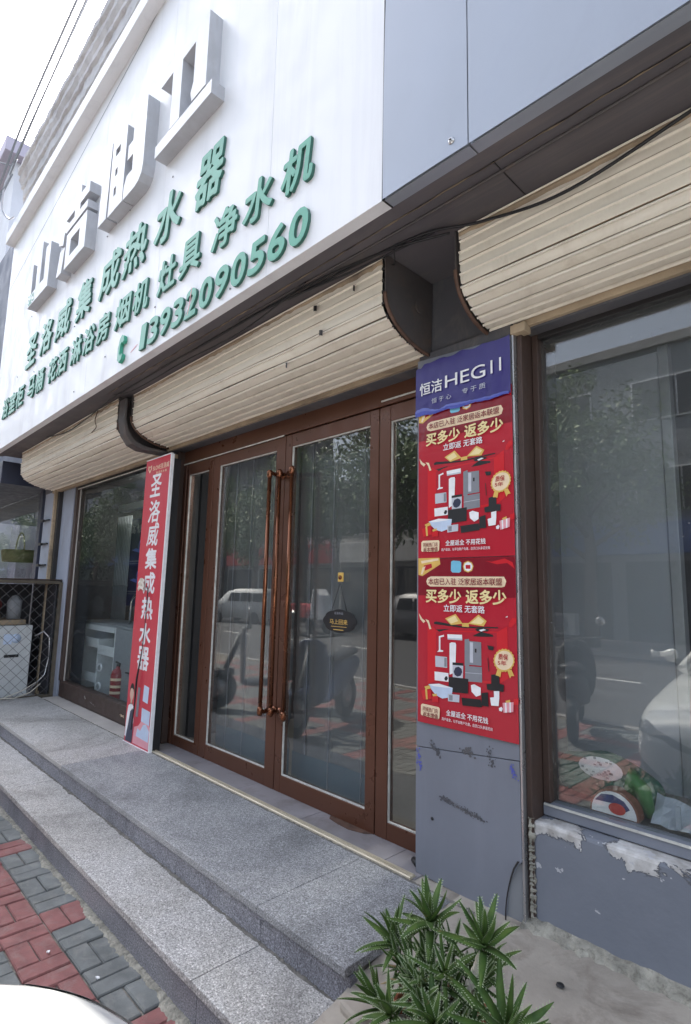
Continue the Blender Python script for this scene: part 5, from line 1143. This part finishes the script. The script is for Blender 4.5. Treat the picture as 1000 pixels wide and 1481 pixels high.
cable([(-2, 1.30, 7.1), (-5, 1.30, 6.9), (-7.0, 1.28, 6.62), (-7.6, 1.28, 6.50), (-9, 1.4, 6.3), (-14, 2.5, 6.6)], .010, 'uppermost thick cable strung past the end of the cornice', 'shop_grey')
cable([(-2, 1.26, 6.98), (-5, 1.27, 6.8), (-7.1, 1.27, 6.50), (-7.7, 1.27, 6.35), (-9.5, 1.2, 5.9), (-14, .6, 5.6)], .009, 'cable dipping below the cornice end towards the left street', 'shop_grey')
cable([(-7.2, 1.3, 6.6), (-7.45, 1.25, 6.35), (-7.55, 1.27, 6.1), (-7.45, 1.33, 5.95), (-7.3, 1.36, 5.92)], .012, 'pale cable loop hanging at the corner of the concrete cornice', 'print_lightgrey')
cable([(-7.3, 1.29, 6.45), (-8.4, 1.1, 5.75), (-10.5, .8, 5.2), (-14, .3, 5.4)], .009, 'lowest of the cables sagging out over the left pavement', 'shop_grey')
cable([(-7.35, 1.25, 6.3), (-8.1, 1.0, 5.95), (-10, .7, 5.6), (-14, .2, 5.9)], .008, 'middle one of the cables sagging out over the left pavement', 'shop_grey')
cable([(-7.4, 1.22, 6.2), (-8.6, .9, 5.3), (-10.5, .6, 4.6), (-13, .1, 4.7)], .008, 'deepest hanging of the cables over the left pavement', 'shop_grey')
cable([(-5.0, 1.25, 7.0), (-6.6, 1.22, 6.7), (-7.45, 1.2, 6.35), (-8.4, 1.2, 6.2), (-12, 1.6, 7.2)], .012, 'thick twisted cable crossing the cornice end', 'shop_grey')
cable([(-7.3, 1.27, 6.55), (-8.0, .9, 6.9), (-10, .2, 7.9), (-13, -1, 9.5)], .008, 'cable rising from the cornice end towards the upper left', 'shop_grey')

# ================================================================== across the street (what the glass reflects)
def scooter_proto(label, body):
    th = thing('scooter', label, 'scooter', (0, 0, 0), 'scooters parked along the kerb side of the pavement')
    for y in (.62, -.55):
        w = MB().lathe([(.14, -.03), (.20, -.05), (.245, -.03), (.25, 0), (.245, .03), (.20, .05), (.14, .03)], (0, y, .25), 0, 24).build('wheel', 'rubber', th)
        MB().lathe([(0, -.045), (.05, -.05), (.14, -.028), (.14, .028), (.05, .05), (0, .045)], (0, y, .25), 0, 16).build('rim', 'alloy', w)
    MB().loft([[(x*w, y, z) for x, z in ((0, zb), (.8, zb+.03), (1, (zb+zt)/2), (.8, zt-.02), (0, zt), (-.8, zt-.02), (-1, (zb+zt)/2), (-.8, zb+.03))] for y, w, zb, zt in ((-.85, .05, .62, .70), (-.7, .13, .48, .72), (-.4, .17, .36, .72), (-.12, .17, .28, .66), (-.02, .16, .26, .40), (.2, .16, .26, .36), (.32, .15, .27, .38))], close=True).build('body', body, th, 0, 1)
    MB().loft([[(x, .34+.05*(z-.3)-.35*abs(x)**1.3, z) for x in (-.22*w, -.12*w, 0, .12*w, .22*w)] + [(x, .30+.05*(z-.3)-.35*abs(x)**1.3, z) for x in (.22*w, .12*w, 0, -.12*w, -.22*w)] for z, w in ((.28, .6), (.45, 1), (.70, 1.05), (.90, .8), (.98, .5))], close=True).build('front_apron', body, th, 0, 1)
    MB().loft([[(x*w, y, z+h) for x, h in ((0, 0), (1, .0), (.95, .06), (0, .085), (-.95, .06), (-1, 0))] for y, w, z in ((-.78, .09, .74), (-.6, .13, .73), (-.3, .14, .70), (-.1, .11, .69), (-.06, .06, .70))], close=True).build('seat', 'plastic_black', th, 0, 1)
    hbx = MB(); hbx.tube([(-.33, .22, 1.03), (-.15, .27, 1.0), (0, .30, .99), (.15, .27, 1.0), (.33, .22, 1.03)], .016, 8); hbx.tube([(0, .33, .9), (0, .30, 1.0)], .03, 8); o = hbx.build('handlebar', 'plastic_black', th)
    for s in (1, -1):
        MB().tube([(s*.22, .25, 1.02), (s*.27, .26, 1.18)], .007, 6).build('mirror_stem', 'plastic_black', o)
        MB().lathe([(0, .24), (.05, .245), (.055, .26), (0, .275)], (s*.28, 0, 1.21), 1, 14).build('mirror', 'silver', o)
    MB().lathe([(0, .33), (.06, .38), (.07, .34), (.05, .28)], (0, 0, .86), 1, 14).build('headlight', 'car_light', th)
    MB().tube([(0, .62, .25), (0, .52, .5), (0, .36, .9)], .035, 8).build('fork', 'plastic_black', th)
    MB().hexa([(-.06, .40, .42), (.06, .40, .42), (.06, .85, .44), (-.06, .85, .44), (-.07, .42, .50), (.07, .42, .50), (.07, .84, .47), (-.07, .84, .47)]).build('mudguard', body, th, .01)
    return th
SC = [((-5.9, .05, 0), R(35), 'dark scooter parked nearest the wire cage', 'scooter_grey'), ((-4.75, .1, 0), R(-20), 'navy scooter parked opposite the shop doors', 'scooter_blue'), ((-3.5, -.55, 0), R(-60), 'dark scooter parked between the navy scooter and the white car', 'scooter_grey'), ((-2.8, -2.0, 0), R(160), 'dark scooter standing at the kerb behind the white car', 'plastic_black')]
p0 = None
for loc, rz, lab, body in SC:
    if p0 is None: p0 = o = scooter_proto(lab, body)
    else: o = copy_tree(p0)
    o.location = loc; o.rotation_euler = (0, 0, rz); o['label'] = lab
    if body != 'scooter_grey':
        for ch in o.children:
            if ch.name.split('.')[0] in ('body', 'front_apron', 'mudguard'):
                ch.data = ch.data.copy(); ch.data.materials[0] = MATS[body]
def van(loc, rz, label, m):
    th = thing('parked_van', label, 'van', loc, 'vans parked across the road', rz); ORG[th.name] = (0, 0, 0)
    MB().loft([[(x*w, y, z) for x, z in ((0, .3), (.95, .3), (1, .9), (.98, 1.1), (.86, zt-.05), (.7, zt), (0, zt+.03), (-.7, zt), (-.86, zt-.05), (-.98, 1.1), (-1, .9), (-.95, .3))] for y, w, zt in ((2.05, .78, .95), (1.95, .85, 1.05), (1.35, .86, 1.2), (.75, .86, 1.72), (.2, .86, 1.86), (-1.8, .86, 1.86), (-2.05, .84, 1.75), (-2.1, .8, 1.5))], close=True).build('body', m, th)
    mb = MB()
    for s in (1, -1):
        for a, b in ((.55, -.25), (-.35, -1.1), (-1.2, -1.9)): mb.hexa([(s*.842, b, 1.2), (s*.842, a, 1.2), (s*.80, a-.15*(a > 0), 1.65), (s*.80, b, 1.65), (s*.862, b, 1.2), (s*.862, a, 1.2), (s*.82, a-.15*(a > 0), 1.65), (s*.82, b, 1.65)])
    mb.build('window', 'car_glass', th)
    MB().hexa([(-.7, 1.36, 1.22), (.7, 1.36, 1.22), (.62, .82, 1.70), (-.62, .82, 1.70), (-.7, 1.40, 1.25), (.7, 1.40, 1.25), (.62, .86, 1.73), (-.62, .86, 1.73)]).build('windscreen', 'car_glass', th)
    for s in (1, -1):
        MB().box(s*.5, s*.75, 2.0, 2.07, .75, .9).build('headlight', 'print_lightgrey', th, .01)
        for y in (1.3, -1.3): MB().lathe([(0, s*.70), (.3, s*.70), (.32, s*.75), (.32, s*.86), (.2, s*.875), (0, s*.86)], (0, y, .32), 0, 20).build('wheel', 'rubber', th)
    return th
va = van((-22.5, -10.9, -.12), R(75), 'white van parked at the far kerb reflected in the left door leaf', 'white_enamel')
va.scale = (.85,)*3
va = van((-12.0, -10.9, -.12), R(90), 'grey van parked at the far kerb reflected near the door plaque', 'scooter_grey')
va.scale = (.85,)*3
tri = thing('cargo_tricycle', 'red and white cargo tricycle parked at the far kerb', 'tricycle', (-16.6, -9.6, -.12))
mb = MB(); mb.box(-17.2, -16.0, -10.1, -9.1, .45, .95); mb.build('cargo_box', 'shop_red', tri, .03)
MB().hexa([(-15.9, -10, .4), (-15.1, -9.9, .4), (-15.1, -9.3, .4), (-15.9, -9.2, .4), (-15.8, -9.95, 1.55), (-15.4, -9.85, 1.3), (-15.4, -9.35, 1.3), (-15.8, -9.25, 1.55)]).build('cab', 'print_white', tri, .05)
for x, y in ((-16.8, -10.05), (-16.8, -9.15), (-15.3, -9.6)): MB().lathe([(0, -.06), (.22, -.06), (.25, 0), (.22, .06), (0, .06)], (x, y, .13), 1, 16).build('wheel', 'rubber', tri)
def far_house(x0, x1, h, m, label, sign, floors):
    th = thing('far_building', label, 'building', ((x0+x1)/2, -16.2, 0), 'shops across the road')
    B(x0, x1, -26, -16.2, -.1, h, 'wall', m, th, 0)
    B(x0-.1, x1+.1, -26.2, -16.0, h, h+.35, 'parapet', 'kerb_stone', th, .02)
    n = max(2, int((x1-x0)/3.2)); w = (x1-x0)/n
    for i in range(n):
        a = x0+i*w
        f = MB().box(a+.25, a+w-.25, -16.19, -16.12, 0, 2.7).build('shopfront', 'navy_frame', th); mb = MB(); mb.box(a+.33, a+w/2-.03, -16.12, -16.10, .3, 2.6); mb.box(a+w/2+.03, a+w-.33, -16.12, -16.10, .1, 2.6); mb.build('pane', 'shop_glass', f)
        for k in range(1, floors):
            z = 3.2*k+1.2; f = MB().box(a+.7, a+w-.7, -16.19, -16.14, z, z+1.5).build('window', 'print_white', th); mb = MB(); mb.box(a+.76, a+w/2-.03, -16.14, -16.12, z+.06, z+1.44); mb.box(a+w/2+.03, a+w-.76, -16.14, -16.12, z+.06, z+1.44); mb.build('pane', 'shop_glass', f)
    B(x0+.2, x1-.2, -16.19, -15.95, 2.95, 4.0, 'signboard', sign, th, .01)
    return th
far_house(-60, -46.4, 15.2, 'slate_blue', 'slate blue building with a blue sign in the distance across the road', 'shop_blue', 2)
far_house(-78, -60.5, 18.5, 'shop_dark', 'tall grey building in the distance across the road', 'shop_red', 3)
far_house(-110, -78.5, 21, 'slate_blue', 'long slate blue building far down the road on the other side', 'shop_blue', 2)
far_house(-180, -111, 26, 'shop_dark', 'farthest long grey building down the road on the other side', 'shop_red', 3)
far_house(-46, -33, 14.8, 'shop_dark', 'tall dark grey building at the left across the road', 'shop_blue', 3)
far_house(-32.6, -22, 6.6, 'pale_render', 'two storey pale building with red sign across the road', 'shop_red', 2)
far_house(-21.6, -12, 7.0, 'shop_wall', 'two storey beige shop row with white sign across the road', 'print_white', 2)
far_house(-11.6, -3, 10.2, 'shop_grey', 'three storey grey shop with blue sign across the road', 'shop_blue', 3)
far_house(-2.6, 9, 12.6, 'shop_wall', 'four storey beige building at the right across the road', 'shop_red', 4)
hd = MB(); rh = random.Random(14)  # unseen leafy screen added to darken what the left window reflects
for k in range(9000):
    x = -95+64*rh.random(); y = -14.2+.9*rh.random(); z = 3.0*rh.random()**.7; n = Vector((rh.gauss(0, 1), rh.gauss(.8, 1), rh.gauss(.3, 1))).normalized(); u = n.orthogonal().normalized(); v = n.cross(u); q = .16+.14*rh.random(); c_ = Vector((x, y, z)); hd.add([c_-u*q, c_+v*q*.6, c_+u*q, c_-v*q*.6], [(0, 1, 2, 3)])
hd.box(-95, -31, -14.0, -13.5, 0, 2.8)
tag(hd.build('added_hedge', 'added_hedge_leaf', None), 'tall leafy screen added along the far pavement to darken the left window reflection', 'added_hedge')
ac = thing('air_conditioner', 'white outdoor air conditioner unit standing by the grey shop across the road', 'air conditioner', (-9.0, -15.6, 0))
B(-9.5, -8.6, -15.8, -15.45, .1, .85, 'case', 'white_enamel', ac, .02); MB().lathe([(.02, -15.44), (.28, -15.435), (.30, -15.45)], (-9.15, 0, .48), 1, 24).build('fan_grille', 'print_grey', ac)
# street trees
def tree_proto(label, seed):
    th = thing('street_tree', label, 'tree', (0, 0, 0), 'street trees across the road'); r_ = random.Random(seed)
    mb = MB(); mb.tube([(0, 0, -.2), (.03, .02, 1.2), (-.02, .05, 2.6), (.08, 0, 3.6), (.05, .05, 5.6)], [.22, .17, .15, .12, .05], 10)
    tips = []
    for k in range(11):
        a = k*2.4; z0 = 2.3+.3*k; L = 2.5*(1-.045*k); e = Vector((math.cos(a)*L*.8, math.sin(a)*L*.8, z0+1.1+r_.uniform(-.2, .5))); mid = Vector((math.cos(a)*L*.4, math.sin(a)*L*.4, z0+.7)); mb.tube([(0, 0, z0), mid, e], [.075, .05, .015], 6); tips += [mid, e, e.lerp(mid, .5)]
    mb.build('trunk', 'bark', th)
    mb = MB(); cl = []
    for t_ in tips: cl.append((t_, r_.uniform(.55, .95)))
    for k in range(16): a = r_.uniform(0, 6.28); q = r_.uniform(.3, 2.1); cl.append((Vector((q*math.cos(a), q*math.sin(a), r_.uniform(3.6, 7.6-q*.7))), r_.uniform(.5, .9)))
    for c_, rad in cl:
        for k in range(170):
            d = Vector((r_.gauss(0, 1), r_.gauss(0, 1), r_.gauss(0, .8))).normalized()*rad*r_.random()**.4; p = c_+d
            n = (d.normalized()+Vector((r_.uniform(-.8, .8), r_.uniform(-.8, .8), r_.uniform(-.2, 1.2)))).normalized(); u = n.orthogonal().normalized(); u.rotate(Matrix.Rotation(r_.uniform(0, 6.28), 3, n)); v = n.cross(u); s = r_.uniform(.06, .12)
            mb.add([p-u*s, p+v*s*.45+n*.012, p+u*s, p-v*s*.45+n*.012], [(0, 1, 2, 3)])
    mb.build('crown', 'tree_leaf', th); return th
TR = [((-29.5, -12.6, 0), 1.15, 0, 'big leafy tree at the far end of the row across the road'), ((-24.5, -12.8, 0), 1.0, 1, 'leafy tree in front of the pale building with the red sign'), ((-20.2, -12.5, 0), 1.22, 2.5, 'tall leafy tree beside the parked white van'), ((-15.2, -12.7, 0), 1.3, 4, 'leafy tree behind the red cargo tricycle'), ((-10.8, -12.6, 0), 1.35, .6, 'leafy tree in front of the grey shop with the blue sign'), ((-6.9, -12.7, 0), 1.12, 3.3, 'leafy tree facing the right show window from across the road'), ((-.6, -12.6, 0), 1.2, 5.1, 'leafy tree at the right end of the row across the road')]
TR += [((-35-6.2*k, -12.7+.3*math.sin(k*2.), 0), 1.1+.15*math.sin(k*1.7), k*1.9, lab) for k, lab in enumerate(('leafy tree before the tall dark grey building across the road', 'second leafy tree down the road past the grey building', 'leafy tree before the distant slate blue building', 'leafy tree between the distant slate blue and tall grey buildings', 'leafy tree before the distant tall grey building', 'leafy tree at the far end of the tall grey building', 'leafy tree before the long slate blue building', 'farthest leafy tree down the road'))]
p0 = None
for loc, s, rz, lab in TR:
    if p0 is None: p0 = o = tree_proto(lab, 5)
    else: o = copy_tree(p0)
    o.location = loc; o.rotation_euler = (0, 0, rz); o.scale = (s, s, s); o['label'] = lab
